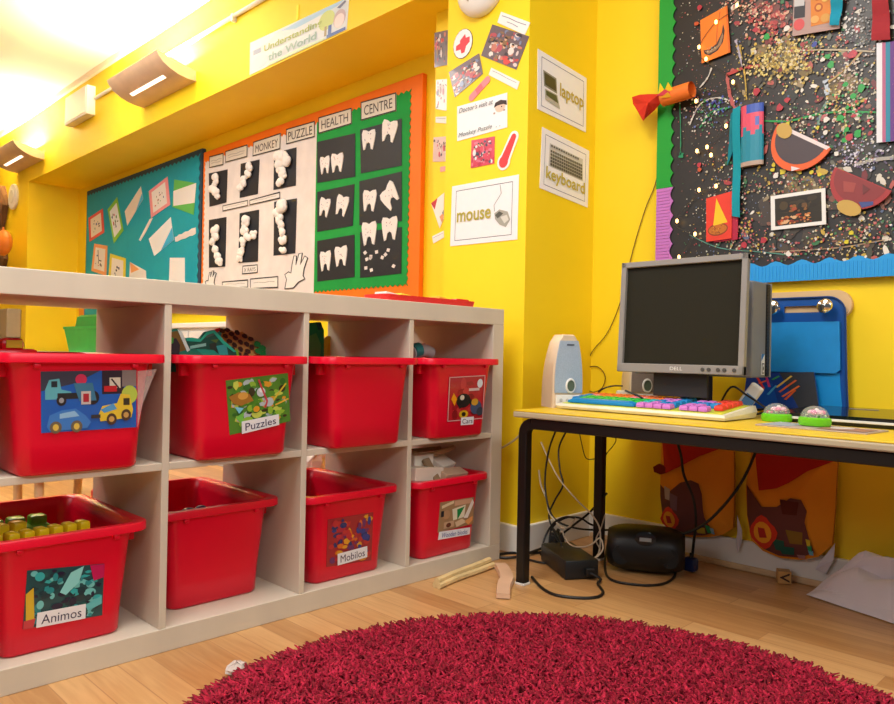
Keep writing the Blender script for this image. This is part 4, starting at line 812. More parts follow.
blobs([(827, 120), (787, 29), (826, 133), (823, 60), (776, 176), (789, 254), (837, 154)], '#e6e2d8', (1.8, 3.2))
blobs([(697, 24), (784, 160), (700, 170)], '#c8501e', (2, 3.5)); blobs([(815, 45), (722, 100), (731, 155)], '#2a3a9a', (1.6, 3))
def drip(pts, w, col):
    pts = spline([(x, y, 0) for x, y in pts], 5); 
    for a, c in zip(pts, pts[1:]):
        ya, za = ydx(a.x, a.y); yc, zc = ydx(c.x, c.y); d = Vector((0, yc-ya, zc-za)); 
        if d.length < 1e-6: continue
        nn = d.normalized().cross(Vector((1, 0, 0)))*w*.0015*rs.uniform(.6, 1.3); x = XD-.003
        b.poly([Vector((x, ya, za))+nn, Vector((x, yc, zc))+nn, Vector((x, yc, zc))-nn, Vector((x, ya, za))-nn], 0, C(col))
drip([(760, 121), (790, 121), (820, 114), (850, 112), (890, 113)], 1.8, '#1a9a46'); drip([(740, 45), (745, 75), (747, 100)], 1.6, '#b89a3a'); drip([(727, 75), (745, 68), (760, 66)], 3, '#b83a34'); drip([(727, 75), (731, 98), (737, 112)], 3.4, '#b85a54')
drip([(700, 88), (708, 78), (712, 68)], 1.6, '#d8d2c8'); drip([(736, 40), (741, 58), (744, 68)], 2.4, '#b0a8b8'); drip([(690, 125), (700, 105), (716, 98), (728, 100)], 1.5, '#d8d2c8'); drip([(700, 128), (712, 112), (730, 108)], 1.5, '#2a9a5a')
drip([(680, 100), (681, 130), (681, 155)], 1.2, '#1a8a5a'); drip([(682, 153), (681, 158)], 5, '#1a8a5a'); drip([(770, 52), (830, 50), (875, 52)], 1.4, '#b8a88a'); drip([(825, 85), (845, 70), (862, 52)], 1.8, '#b8985a'); drip([(845, 108), (846, 130), (845, 150)], 1.5, '#8a8a3a')
drip([(770, 252), (810, 250), (845, 247), (885, 240)], 1.1, '#a88a6a'); drip([(690, 235), (720, 248), (760, 252), (800, 256)], .9, '#5a9a8a'); drip([(805, 148), (812, 155), (818, 170)], 1.2, '#3a8a4a'); drip([(855, 165), (875, 160), (894, 158)], 3, '#a8a49a'); drip([(846, 228), (858, 238), (868, 244)], 1, '#5a9a3a'); drip([(828, 102), (822, 112), (818, 125)], 3.5, '#7a9a8a'); drip([(826, 80), (828, 95)], 5, '#b8c4d0')
b.build('black_panel', PAINT, parent=t, fix=False)
def cusp_edge(p0, p1, n, out, amp):
    return [p0+(p1-p0)*(k/(n*8))+out*amp*(1-abs(math.sin(PI*k/8))) for k in range(n*8+1)]
def border(name, y0, y1, z0, z1, col, waves, side, m=None, ribs=None):
    pts = []
    xx = XD-.004
    A, B_, C_, D = Vector((xx, y0, z1)), Vector((xx, y1, z1)), Vector((xx, y1, z0)), Vector((xx, y0, z0))
    if side == 'right':
        pts = [A]+wave_edge(B_, C_, waves, Y, -.009)+[D]
        pts = [A]+cusp_edge(B_, C_, waves, -Y, .011)+[D]
    else:
        pts = wave_edge(A, B_, waves, Z, .014)+[C_, D]
    bb = MB(); bb.prism(pts, Vector((.0025, 0, 0)), 0, C(col))
    if ribs == 'h':
        z = z0+.006
        while z < z1: bb.box((xx-.0008, (y0+y1)/2, z), (.0016, abs(y1-y0)*.98, .004), 0, C(col)); z += .0105
    if ribs == 'v':
        y = y1+.006
        while y < y0: bb.box((xx-.0008, y, (z0+z1)/2), (.0016, .004, (z1-z0)*.98), 0, C(col)); y += .0105
    o = bb.build(name, INK, parent=t, fix=False); return o
zp = at(659, 189, 0, XD).z
o = border('side_border', yl, yl-.05, zp, ztp, '#0aa02c', 25, 'right'); o['label'] = 'green scalloped border strip'
o = border('side_border', yl-.002, yl-.052, zb0, zp-.001, '#c878c8', 7, 'right', ribs='h'); o['label'] = 'mauve corrugated scalloped border strip'
o = border('bottom_border', yl-.06, yr, zb0-.003, zb0+.045, '#1f9fe8', 19, 'top', ribs='v'); o['label'] = 'blue corrugated scalloped border strip'
XE = XD-.0062
# collage items
def bsheet(name, label, px, base, shapes=(), ol=None, lift=0, cat='artwork', grp='artworks on the splatter board', th=.002, m=None):
    return sheet(name, label, cat, qpx(px, 0, XE-lift), base, shapes, (), grp, outline=ol, th=th, m=m)
bsheet('bell_card', 'orange paper card with a glittery dark crescent on the splatter board', [(700.5, 20.6), (727.5, 5.7), (730.7, 52.4), (702, 63.5)], '#f5800e', [('poly', [(.08, .72), (.3, .76), (.55, .7), (.75, .52), (.82, .34), (.86, .5), (.78, .72), (.58, .86), (.3, .9), (.12, .82)], '#3a2a22'), ('poly', [(.12, .75), (.35, .79), (.6, .74), (.78, .52), (.8, .6), (.7, .76), (.5, .84), (.25, .85)], '#9a7a5a'), ('line', [(.74, .05), (.6, .4), (.55, .7)], .03, '#c85a08'), ('poly', [(.94, 0), (1, 0), (1, 1), (.94, 1)], '#e06a08')]+[('ell', .2+.5*random.random(), .72+.12*random.random(), .015, .012, random.choice(['#d8c8b0', '#c89a6a', '#7a9a8a'])) for _ in range(14)])
bsheet('cone_card', 'crimson paper card behind the red card with yellow cone', [(715, 217), (738.4, 216.5), (737.8, 239.3), (714, 242.5)], '#b8123c')
bsheet('cone_card', 'red paper card with a yellow cone and orange glitter oval', [(706.6, 198.6), (732.4, 191.2), (731.8, 238.4), (706.6, 242)], '#ea3a24', [('ell', .46, .76, .4, .14, '#8a3a10'), ('ell', .46, .76, .36, .11, '#c8701a'), ('poly', [(.4, .06), (.84, .64), (.28, .66)], '#f8c818')]+[('ell', .46+random.uniform(-.25, .25), .76+random.uniform(-.08, .08), .02, .012, random.choice(['#e8a83a', '#7a3a10', '#d87a2a'])) for _ in range(22)], lift=.004)
bsheet('photo_card', 'white bordered dark photograph on the splatter board', [(770.9, 196.4), (825.5, 188), (826.4, 224.3), (771.4, 230.5)], '#f0eeea', [('rect', .08, .1, .93, .9, '#2a2418')]+scatter_shapes(41, ['#3a3020', '#241e16', '#4a3a20', '#1e1a14'], 20, (.05, .16), (.1, .12, .92, .6))+scatter_shapes(42, ['#c8502a', '#d88a4a', '#a83a2a', '#e0b080', '#7a2a1a', '#c87a3a'], 46, (.02, .055), (.1, .6, .8, .9))+scatter_shapes(43, ['#8a5a2a', '#a84a2a', '#6a4a2a'], 12, (.03, .07), (.3, .3, .75, .6)), lift=.002, cat='photograph')
bsheet('striped_card', 'white card with vertical coloured stripes at the right of the splatter board', [(876.8, 43.5), (936, 37), (937, 137), (876.8, 143)], '#e9eaf0', [('rect', .1, .0, .16, 1, '#b8668a'), ('rect', .16, .0, .24, 1, '#2a8aa8'), ('rect', .24, .0, .34, 1, '#6a3a8a'), ('rect', .34, 0, .4, 1, '#3a4ab0'), ('rect', .4, 0, .5, 1, '#c04a8a'), ('rect', .5, 0, .58, 1, '#2a9ab0'), ('rect', .6, 0, .7, 1, '#e0a030'), ('rect', .72, 0, .84, 1, '#6a3a8a')], lift=.003)
bsheet('collage_card', 'greyish pink collage sheet with orange patch at the top of the splatter board', [(795, -30), (842, -34), (840, 28.6), (792.7, 36.5)], '#b89a92', [('rect', .02, .5, .26, .74, '#3a3a40'), ('rect', .02, .46, .24, .56, '#c8c8c8'), ('poly', [(.34, 0), (.86, 0), (.8, .88), (.4, .9)], '#e0882e'), ('ell', .14, .84, .12, .09, '#d8585a'), ('ell', .55, .62, .09, .07, '#b85a1e'), ('ell', .55, .62, .055, .04, '#e8a84a'), ('ell', .7, .8, .1, .07, '#d8a04a'), ('ell', .48, .8, .09, .06, '#e8b060'), ('ell', .52, .46, .07, .05, '#b84a2a'), ('ell', .68, .5, .07, .05, '#f0c060')], lift=.004)
def ribbon(label, px, ax_off, col, wob=.004, name='paper_strip', grp='hanging paper strips'):
    a = [at(x, y, 0, XE) for x, y in px]; b = MB(); n = 12; L = []
    for k in range(n+1):
        v = k/n; l = a[0]*(1-v)+a[3]*v; r = a[1]*(1-v)+a[2]*v; dx = -ax_off-wob*(1+math.sin(v*9))
        L += [l+Vector((dx, 0, 0)), r+Vector((dx-.002, 0, 0))]
    L2 = [p+Vector((.001, 0, 0)) for p in L]; nn = len(L)
    fs = [(2*k, 2*k+1, 2*k+3, 2*k+2) for k in range(n)]
    b.add(L, fs, 0, C(col)); b.add(L2, fs, 0, C(col)); c = sum(a, Vector())/4
    return tag(b.build(name, FELT, loc=c, fix=False, smooth=True), label, 'paper strip', grp)
ribbon('long teal paper strip hanging beside the painted tube', [(733.9, 109.6), (741.8, 106.4), (741.5, 218), (733.3, 216.5)], .004, '#0f98a8')
ribbon('short teal paper strip behind the long teal one', [(731, 114), (738, 108), (738, 140), (727.5, 166)], .001, '#0c7f90', .001)
ribbon('teal paper strip at the top of the splatter board beside the collage sheet', [(832.4, -6), (846, -6), (841, 27), (831.4, 27)], .009, '#1a9ab8')
ribbon('dark red crepe strip at the top right above the striped card', [(873.7, -6), (889.5, -6), (892, 41.3), (873, 42)], .008, '#a83038')
# painted tube
t = thing('painted_tube', 'flattened cardboard tube painted pink above and teal below', 'artwork', at(753, 136, 0, XE), 0, 'artworks on the splatter board')
b = MB(); n = 16; p0, p1 = at(753, 105.5, 0, XE), at(752.6, 166.3, 0, XE); hw = .035
rings = []
NB = 14
for k in range(NB+1):
    f = k/NB; c = p0+(p1-p0)*f
    rings.append([c+Vector((-.005-.012*max(0, math.sin(a)), hw*math.cos(a), 0)) if math.sin(a) > -.01 else c+Vector((-.002, hw*math.cos(a), 0)) for a in [2*PI*i/n for i in range(n)]])
for k in range(NB):
    for i in range(n):
        y_ = math.cos(2*PI*(i+.5)/n); f = (k+.5)/NB; edge = .44+.08*math.sin(i*1.9)
        col = '#e2506c' if f < edge else '#0e8aa2'
        if f < .16 and y_ < .2: col = '#3a5ab8'
        if abs(f-.3) < .06 and -.6 < y_ < -.2: col = '#5a70c0'
        if f > .93: col = '#b8a090'
        b.add([rings[k][i], rings[k][(i+1) % n], rings[k+1][(i+1) % n], rings[k+1][i]], [(0, 1, 2, 3)], 0, C(col))
b.poly(rings[0][::-1], 0, C('#b8a090')); b.poly(rings[-1], 0, C('#b8a090'))
b.build('tube_body', PAINT, parent=t, fix=False)
# half discs
def halfdisc(label, a, c, bulge, base, rimc, shapes, tabc, name='half_plate'):
    A, B_ = at(*a, 0, XE), at(*c, 0, XE); d = B_-A; L = d.length; d.normalize(); n_ = Vector((1, 0, 0)).cross(d); 
    if n_.z > 0: n_ = -n_
    m_ = (A+B_)/2; R = L/2
    def P(u, v, h): return m_+d*(u*R)+n_*(v*R*bulge)+Vector((-h, 0, 0))
    arc = [(math.cos(PI*k/20), math.sin(PI*k/20)) for k in range(21)]
    b = MB(); b.prism([P(u, v, .008) for u, v in arc], Vector((.006, 0, 0)), 0, C(rimc)); b.poly([P(u*.86-.03, .03+v*.78, .0085) for u, v in arc], 0, C(base)); h = .0088
    for uv, col in shapes: b.poly([P(u, v, h) for u, v in uv], 0, C(col)); h += .0003
    t = thing(name, label, 'artwork', m_, 0, 'artworks on the splatter board'); b.build('plate', PAINT, parent=t, fix=False)
    g = MB(); px_, py_, rx_, ry_, aa = tabc
    cc = at(px_, py_, 0, XE); g.prism([cc+Vector((-.011, rx_*math.cos(s)*math.cos(aa)-ry_*math.sin(s)*math.sin(aa), rx_*math.cos(s)*math.sin(aa)+ry_*math.sin(s)*math.cos(aa))) for s in [2*PI*k/16 for k in range(16)]], Vector((.0015, 0, 0)), 0, C('#c8a24a')); g.build('gold_tab', PAINT, parent=t, fix=False)
halfdisc('dark half plate with orange rim and gold tab', (779, 124.5), (832, 149), 1.15, '#4a3c40', '#e8601a', [([(-.95, -.02), (.95, -.02), (.9, .08), (-.9, .08)], '#e8dcdc'), ([(.2, .85), (.5, .8), (.3, .97)], '#e8dcdc')], (785.5, 131.5, .026, .02, .9))
halfdisc('dark red half plate with gold petal', (836, 167.5), (892.5, 191.5), 1.0, '#8a2a2a', '#a82c2c', [([(.3, .7), (.7, .5), (.75, .6), (.5, .82)], '#3a4a8a'), ([(-.5, .3), (-.1, .2), (.0, .5), (-.3, .6)], '#a04038'), ([(.1, .15), (.4, .2), (.3, .45)], '#6a2222')], (850, 208.5, .034, .02, .5))
# cracker: orange tube with red tissue sticking out from the edge of the board
ca, cb = at(663, 98.5, 0, XE-.04), at(692, 89.5, 0, XE-.045)
t = thing('paper_cracker', 'orange paper tube with red and yellow tissue at left edge of the splatter board', 'artwork', (ca+cb)/2)
b = MB(); b.tube([ca, cb], .026, 18, cap=False); b.tube([ca, cb], .024, 18, cap=False); b.build('tube', mat('orange_tube', '#ee7a2c', .6), parent=t, smooth=True, fix=False)
b = MB(); r_ = random.Random(2); cc = at(658, 97, 0, XE-.04); tips = [(632, 97), (633, 104), (638, 112), (643, 121), (648, 116), (655, 110), (660, 104), (660, 94), (650, 94), (640, 94.5)]
pts = [at(x, y, 0, XE-.045+.02*r_.uniform(-1, 1)) for x, y in tips]; mid = at(648, 103, 0, XE-.07)
for k in range(len(pts)): b.add([mid, pts[k], pts[(k+1) % len(pts)]], [(0, 1, 2)], 0, C('#d83018')); b.add([mid+Vector((.03, 0, .004)), pts[k], pts[(k+1) % len(pts)]], [(0, 1, 2)], 0, C('#b82414'))
b.build('red_tissue', FELT, parent=t, fix=False)
b = MB()
for (x0, y0, x1, y1, x2, y2, c) in ((658, 94, 660, 83, 665, 91, '#f0d01a'), (664, 92, 668, 82, 673, 90, '#f0c81a'), (656, 96, 665, 89, 672, 94, '#e0485a'), (660, 98, 668, 92, 671, 97, '#f0b020')):
    b.prism([at(x0, y0, 0, XE-.07), at(x1, y1, 0, XE-.075), at(x2, y2, 0, XE-.066)], Vector((.001, 0, 0)), 0, C(c))
b.build('yellow_tissue', FELT, parent=t, fix=False)
# fairy lights
bulbs = [(737, 5), (716, 22), (699, 47), (706, 59), (733, 82), (696, 101), (726, 126), (697, 151), (707, 147), (711, 155), (716, 186), (699, 190), (677, 221), (695, 234), (679, 257)]
t = thing('fairy_lights', 'string of warm white fairy lights looped over the left of the splatter board', 'fairy lights', at(705, 120, 0, XE))
pts = [at(x+random.uniform(-4, 4), y+2, 0, XE-.006) for x, y in bulbs]
b = MB(); b.tube(spline(pts, 5), .0009, 5); b.build('wire', mat('fine_wire', '#4a4438', .5), parent=t, smooth=True)
for x, y in bulbs:
    c = at(x, y, 0, XE-.012); b = MB(); b.ball(c, (.005, .005, .007), nu=8, nv=6); b.build('bulb', mat('warm_bulb', '#ffc878', .4, noise=0, emit=5), parent=t, smooth=True)
# thin wire down the wall
b = MB(); b.tube(spline([at(x, y, 0, XW-.006) for x, y in ((660, 160), (655, 185), (645, 210), (633, 250), (625, 285), (617, 312), (606, 335), (592, 352), (584, 372), (583, 385), (592, 392), (602, 388), (605, 376), (598, 367), (588, 368), (584, 378))], 5), .0016, 6)
tag(b.build('thin_wire', mat('brown_wire', '#5a3a12', .5), loc=at(617, 312, 0, XW-.006), smooth=True), 'thin dark wire hanging down the yellow wall from the splatter board', 'wire')

# ================================================================== PEG RAIL AND BOOK BAG
t = thing('peg_rail', 'beige rounded peg rail with chrome knobs on the wall under the splatter board', 'peg rail', (XW, -.6, .82))
b = MB(); zc, rr = .806, .042; pts = []
for k in range(13): a = -PI/2+PI*k/12; pts.append(Vector((XW-.018, -.828-rr*math.cos(a), zc+rr*math.sin(a))))
for k in range(13): a = PI/2+PI*k/12; pts.append(Vector((XW-.018, -.34-rr*math.cos(a), zc+rr*math.sin(a))))
b.prism(pts, Vector((.016, 0, 0))); b.build('rail', M['beige'], parent=t)
for y in (-.813, -.668, -.5):
    b = MB(); b.loft([[Vector((XW-x, y+r*math.cos(a), .800+r*math.sin(a))) for a in [2*PI*k/18 for k in range(18)]] for r, x in ((.008, .018), (.008, .045), (.014, .047), (.02, .052), (.022, .06), (.019, .068), (.01, .073))]); b.build('knob', M['chrome'], parent=t, smooth=True)
XT = .462
t = thing('book_bag', 'blue plastic book bag with pocket and handle slot hanging on the peg rail', 'bag', (XT, -.74, .5))
b = MB()
def yz(px, py, x=XT): p = at(px, py, 0, x); return (p.y, p.z)
yL, yR = -.58, -.857
topz, botz = .828, .497
outer = [Vector((0, yL, topz))]+[Vector((0, yR+.045-.045*math.sin(PI/2*k/6), topz-.045+.045*math.cos(PI/2*k/6))) for k in range(7)]+[Vector((0, yR-.006, .6)), Vector((0, yR-.012, botz)), Vector((0, yL, botz))]
# body with the handle slot: two halves around the slot
sy0, sy1, sz0, sz1 = -.69, -.795, .786, .805
def addf(pl, c=0): b.prism([Vector((XT, p[0], p[1])) for p in pl], Vector((.004, 0, 0)), c)
addf([(yL, topz), (yR+.045, topz), (sy1, sz1), (sy0, sz1)]); addf([(yL, topz), (sy0, sz1), (sy0, sz0), (yL, .76)])
addf([(yL, .76), (sy0, sz0), (sy1, sz0), (yR, .76)])
addf([(sy1, sz1)]+[(p.y, p.z) for p in outer[1:8]]+[(yR, .76), (sy1, sz0)])
addf([(yL, .76), (yR, .76), (yR-.006, .6), (yR-.012, botz), (yL, botz)])
b.build('bag_back', M['blue'], parent=t)
b = MB(); ft = [(yL, .758), (yR+.012, .758), (yR+.008, .622), (yR+.02, .612), (-.79, .612), (yL, .612)]
b.prism([Vector((XT-.012, y, z)) for y, z in ft], Vector((.009, 0, 0))); b.build('front_pocket', M['lightblue'], parent=t, smooth=30)
b = MB(); b.prism([Vector((XT-.003, y, z)) for y, z in [(-.775, .612), (yR+.012, .612), (yR+.002, botz), (-.79, botz)]], Vector((.0025, 0, 0))); b.build('lower_panel', mat('mid_blue_vinyl', '#1690d8', .4), parent=t)
b = MB(); b.tube([Vector((XT-.003, p.y, p.z)) for p in outer[:-1]], .003, 6); b.build('piping', mat('navy_piping', '#0a3a78', .5), parent=t, smooth=True)
pf = [(748, 373), (815, 372), (820, 408), (744, 408)]
crs = [('rect', 0, 0, 1, 1, '#1a3f94'), ('poly', [(.5, 0), (1, 0), (1, 1), (.75, 1)], '#3a3f4a'), ('poly', [(.0, .5), (.4, .3), (.5, 1), (0, 1)], '#1450b0')]
for i, (x0, y0, x1, y1, c) in enumerate(((.16, .1, .28, .45, '#d83a3a'), (.2, .3, .34, .2, '#e0603a'), (.3, .08, .36, .4, '#c83a7a'), (.46, .42, .68, .1, '#d8b85a'), (.5, .55, .74, .22, '#e06a3a'), (.54, .68, .78, .38, '#e8703a'), (.58, .76, .72, .5, '#d85a2a'), (.34, .62, .46, .36, '#4aa0d8'), (.4, .2, .5, .1, '#3a9a5a'))):
    crs.append(('line', [(x0, y0), (x1, y1)], .035, c))
q = Quad([at(x, y, 0, .44) for x, y in pf], (-1, 0, 0))
sheet('crayon_wallet', 'dark blue plastic wallet printed with bright crayons, below the book bag pocket', 'wallet', q, '#1a3f94', crs, th=.008, m=LAM)

# ================================================================== DESK
TZ = .492; DX0, DX1 = -.17, .41; DY0, DY1 = -.184, -1.9
t = thing('desk', 'long low table with yellow top, pale edge and black tube legs', 'desk', ((DX0+DX1)/2, -1.0, 0))
b = MB(); b.box(((DX0+DX1)/2, (DY0+DY1)/2, TZ-.002), (DX1-DX0-.003, DY0-DY1-.003, .004), bev=.001); b.build('tabletop', mat('yellow_laminate', '#e9c62c', .4, noise=.03), parent=t)
b = MB(); b.box(((DX0+DX1)/2, (DY0+DY1)/2, TZ-.0125), (DX1-DX0, DY0-DY1, .017), bev=.004); b.build('edge_band', mat('birch_edge', '#b9ac8c', .5, noise=.05), parent=t)
def leg_rail(x, yc):
    zt_ = TZ-.0365
    b = MB(); r = .0125
    pth = [(x, yc, .004)]+[(x, yc, z) for z in (.2, .4)]
    for k in range(6): a = PI/2*k/5; pth.append((x, yc-.03+.03*math.cos(a), zt_-.03+.03*math.sin(a)))
    return pth
def sqtube(pth, w, name):
    b = MB(); rings = []
    pth = [Vector(p) for p in pth]
    for i, p in enumerate(pth):
        tt = (pth[min(i+1, len(pth)-1)]-pth[max(i-1, 0)]).normalized(); sx = Vector((1, 0, 0)); n_ = tt.cross(sx).normalized()
        rings.append([p+sx*w*a+n_*w*c for a, c in ((-1, -.8), (-.8, -1), (.8, -1), (1, -.8), (1, .8), (.8, 1), (-.8, 1), (-1, .8))])
    b.loft(rings); return b.build(name, M['blackmetal'], parent=t, smooth=30)
LX, LY = -.148, -.2125
sqtube(leg_rail(LX, LY), .0145, 'leg')
sqtube([(LX, LY-.031, TZ-.0365), (LX, -1.87, TZ-.0365)], .0145, 'rail')
sqtube([(.235, -.2125, .004), (.235, -.2125, TZ-.022)], .0145, 'leg')
b = MB(); b.box((.235, -1.04, TZ-.0365), (.027, 1.62, .028), bev=.003); b.build('rail', M['blackmetal'], parent=t)
b = MB(); b.box((.0435, -.2125-.04, TZ-.0365), (.354, .025, .028), bev=.003); b.build('rail', M['blackmetal'], parent=t)
for x in (LX, .235):
    sqtube([(x, -1.86, .004), (x, -1.86, TZ-.023)], .0145, 'leg')
for x, y in ((LX, LY), (.235, -.2125), (LX, -1.86), (.235, -1.86)):
    b = MB(); b.box((x, y, .004), (.031, .031, .007), bev=.001); b.build('foot_cap', M['white'], parent=t)

# ---- monitor with computer behind
ML = Vector((.077, -.56, TZ))
t = thing('computer', 'grey flat screen computer with dark screen and unit mounted behind', 'computer', ML)
tilt = Matrix.Rotation(math.radians(3), 3, 'Y')
MC = Vector((.077, -.56, .761)); W2, H2 = .1835, .156
def mp(y, z, x=0): return MC+tilt @ Vector((x, y, z))
b = MB()
bz = .016
for (ya, yb, za, zb_) in ((-W2, W2, H2-bz, H2), (-W2, W2, -H2, -H2+.024), (-W2, -W2+bz, -H2, H2), (W2-bz, W2, -H2, H2)):
    b.box(mp((ya+yb)/2, (za+zb_)/2, -.002), (.017, abs(yb-ya), abs(zb_-za)), rot=tilt, bev=.002)
b.box(mp(0, .02, .028), (.036, 2*W2-.1, 2*H2-.05), rot=tilt, bev=.006); b.box(mp(0, 0, .0095), (.004, 2*W2-.01, 2*H2-.01), rot=tilt)
b.build('bezel', M['silver'], parent=t)
b = MB(); b.box(mp(0, .004, .003), (.006, 2*W2-.03, 2*H2-.038), rot=tilt); b.build('screen', M['screen'], parent=t)
for yy in (-.075, -.092, -.117, -.134, -.16):
    b = MB(); b.tube([mp(yy, -H2+.012, -.0105), mp(yy, -H2+.012, -.013)], .0052, 12); b.tube([mp(yy, -H2+.012, -.013), mp(yy, -H2+.012, -.0134)], .0035, 12, 0); b.build('button', mat('button_grey', '#4a4844', .4), parent=t)
q = Quad([mp(y, z, -.0114) for y, z in ((.018, -H2+.017), (-.018, -H2+.017), (-.018, -H2+.008), (.018, -H2+.008))], (-1, 0, 0))
lettering(q, 'DELL', (0, 0, 1, 1), '#e8e8e4', t, 0)
b = MB(); b.box((.225, -.545, .727), (.118, .35, .258), bev=.004); b.build('system_unit', mat('pc_grey', '#7d7f85', .4), parent=t)
b = MB(); b.box((.139, -.55, .73), (.06, .16, .12), bev=.006); b.build('mounting_arm', M['black'], parent=t)
# ventilation strip on the side facing the camera side
b = MB(); b.box((.262, -.7215, .727), (.02, .003, .25)); 
for k in range(26): b.box((.262, -.7235, .61+.0092*k), (.016, .0015, .003))
b.build('vent_strip', M['black'], parent=t)
b = MB(); b.box((.280, -.7215, .727), (.008, .004, .257), bev=.001); b.build('side_trim', M['silver'], parent=t)
q = Quad([Vector((x, -.7206, z)) for x, z in ((.222, .662), (.245, .662), (.245, .606), (.222, .606))], (0, -1, 0))
sheet('sticker', 'white licence sticker with blue corner', None, q, '#e8eaee', [('poly', [(0, 0), (1, 0), (0, .35)], '#2a7ac8'), ('rect', .15, .45, .85, .95, '#3a3a40'), ('rect', .25, .5, .75, .9, '#d8dadf'), ('ell', .5, .7, .15, .1, '#3a3a40')], parent=t, th=.0006)
b = MB(); b.box((.2, -.55, .60), (.06, .075, .2), bev=.01); b.build('stand_neck', M['black'], parent=t)
b = MB(); b.box((.255, -.55, TZ+.011), (.17, .2, .022), bev=.008); b.build('stand_base', M['black'], parent=t)
b = MB(); b.box((.104, -.55, .575), (.012, .16, .07), bev=.003); b.build('rear_cover', mat('dark_grey', '#2e2c2a', .5), parent=t)

# ---- speakers
def speaker(label, loc, rz, s=1, cols=('#9fb0c4', '#d9c4a8')):
    t = thing('speaker', label, 'speaker', loc, rz, 'small computer speakers')
    def prof(z): # half width at height
        f = z/.215; return (.049*(1-max(0, f-.3)**2.2*.95))
    b = MB(); rings = []
    for k in range(13):
        z = .215*k/12; hw = prof(z)*s; 
        if k == 12: hw *= .72
        d0, d1 = -.045, .055-(.03*(k/12)**2)
        rings.append([Vector((x*hw, y, z)) for x, y in ((-1, d0+.006), (-.9, d0), (.9, d0), (1, d0+.006), (1, d1-.02), (.8, d1), (-.8, d1), (-1, d1-.02))])
    rings.append([v*1 for v in [Vector((p.x*.85, p.y*.9, .2185)) for p in rings[-1]]])
    b.loft(rings); b.build('cabinet', mat('spk_'+cols[1][1:], cols[1], .45), parent=t, local=True, smooth=35)
    g = MB(); pts = []
    for k in range(11): z = .045+.155*k/10; pts.append(Vector((prof(z)*s*.93, -.0475, z)))
    pl = pts+[Vector((-p.x, p.y, p.z)) for p in pts[::-1]]
    g.prism(pl, Vector((0, .0024, 0))); g.build('grille', mat('grille_'+cols[0][1:], cols[0], .7, noise=.08, nscale=300), parent=t, local=True)
    g = MB(); g.box((0, -.0470, .021), (.084*s, .004, .036), bev=.003); g.build('control_panel', M['white'], parent=t, local=True)
    for x in (-.026, -.005, .026):
        g = MB(); g.tube([(x, -.0488, .024), (x, -.053, .024)], .0045, 10); g.build('knob', mat('knob_grey', '#c2c0b8', .5), parent=t, local=True)
    g = MB(); ring = [[Vector((.006+r*math.cos(a), -h, .066+1.35*r*math.sin(a))) for a in [2*PI*k/20 for k in range(20)]] for r, h in ((.017, .0476), (.015, .0515), (.0125, .0515))]
    g.loft(ring, cap0=False, cap1=False); g.build('port_ring', M['white'], parent=t, local=True, smooth=True)
    g = MB(); g.poly([Vector((.006+.0128*math.cos(a), -.0482, .066+.0172*math.sin(a))) for a in [2*PI*k/20 for k in range(20)]]); g.build('bass_port', mat('port_dark', '#5c6a58', .6), parent=t, local=True)
    g = MB(); g.box((.004, -.0482, .188), (.024, .001, .005)); g.build('badge', mat('badge_grey', '#5a6272', .4), parent=t, local=True)
    return t
speaker('small computer speaker with blue grey grille at the left end of the desk', (.05, -.19, TZ), math.radians(-27))
speaker('small taupe computer speaker half hidden behind the monitor', (.335, -.29, TZ), math.radians(-38), 1, ('#8d8078', '#d2c3a6'))
b = MB(); c = at(623, 388, 0, .2); b.box((c.x, c.y, TZ+.0265), (.04, .04, .052), rot=Matrix.Rotation(.6, 3, 'Z'), bev=.006); tag(b.build('power_adapter', M['ivory'], loc=(c.x, c.y, TZ), smooth=30), 'small cream adapter box in front of the taupe speaker', 'adapter')

# ---- keyboard
KL = Vector((.06, -.487, TZ)); kl, kd = .50, .185
kr = math.radians(0)
t = thing('keyboard', 'chunky child keyboard with large coloured keys on the desk', 'keyboard', (KL.x, KL.y, TZ))
# local: X = depth away from the viewer (+x = back), Y = along the desk (+y = left)
b = MB(); hb = lambda u: .016+.018*u
b.loft([[Vector((x, y, z)) for x, y, z in ((-kd/2, -kl/2, .003), (kd/2, -kl/2, .003), (kd/2, kl/2, .003), (-kd/2, kl/2, .003))],
        [Vector((x, y, z)) for x, y, z in ((-kd/2-.004, -kl/2-.004, .010), (kd/2+.004, -kl/2-.004, .018), (kd/2+.004, kl/2+.004, .018), (-kd/2-.004, kl/2+.004, .010))],
        [Vector((x, y, z)) for x, y, z in ((-kd/2, -kl/2, .016), (kd/2, -kl/2, .034), (kd/2, kl/2, .034), (-kd/2, kl/2, .016))]])
b.build('case', mat('keyboard_cream', '#e2ddc6', .45), parent=t, local=True, smooth=30)
b = MB(); e = .0105
b.loft([[Vector((x, y, z)) for x, y, z in ((-kd/2+e, -kl/2+e, .0165), (kd/2-e, -kl/2+e, .0325), (kd/2-e, kl/2-e, .0325), (-kd/2+e, kl/2-e, .0165))], [Vector((x, y, z)) for x, y, z in ((-kd/2+e, -kl/2+e, .0185), (kd/2-e, -kl/2+e, .0345), (kd/2-e, kl/2-e, .0345), (-kd/2+e, kl/2-e, .0185))]])
b.build('key_bed', mat('keyboard_lime', '#c6d23a', .45), parent=t, local=True)
KC = dict(b='#1284c8', g='#22c24a', o='#f0762e', p='#cc78d0', r='#e8402c', c='#25b8b8', y='#e8d23a', k='#f08a9a')
rows = ['ooooooooooobb', 'bkooookkooppb', 'bggggggggcbpb', 'bggggggggcpbb', 'BBBBBBBBBpppp']
km = {k: mat('key_'+k, v, .4, noise=.03) for k, v in KC.items()}
kw, kh = .0256, .0265
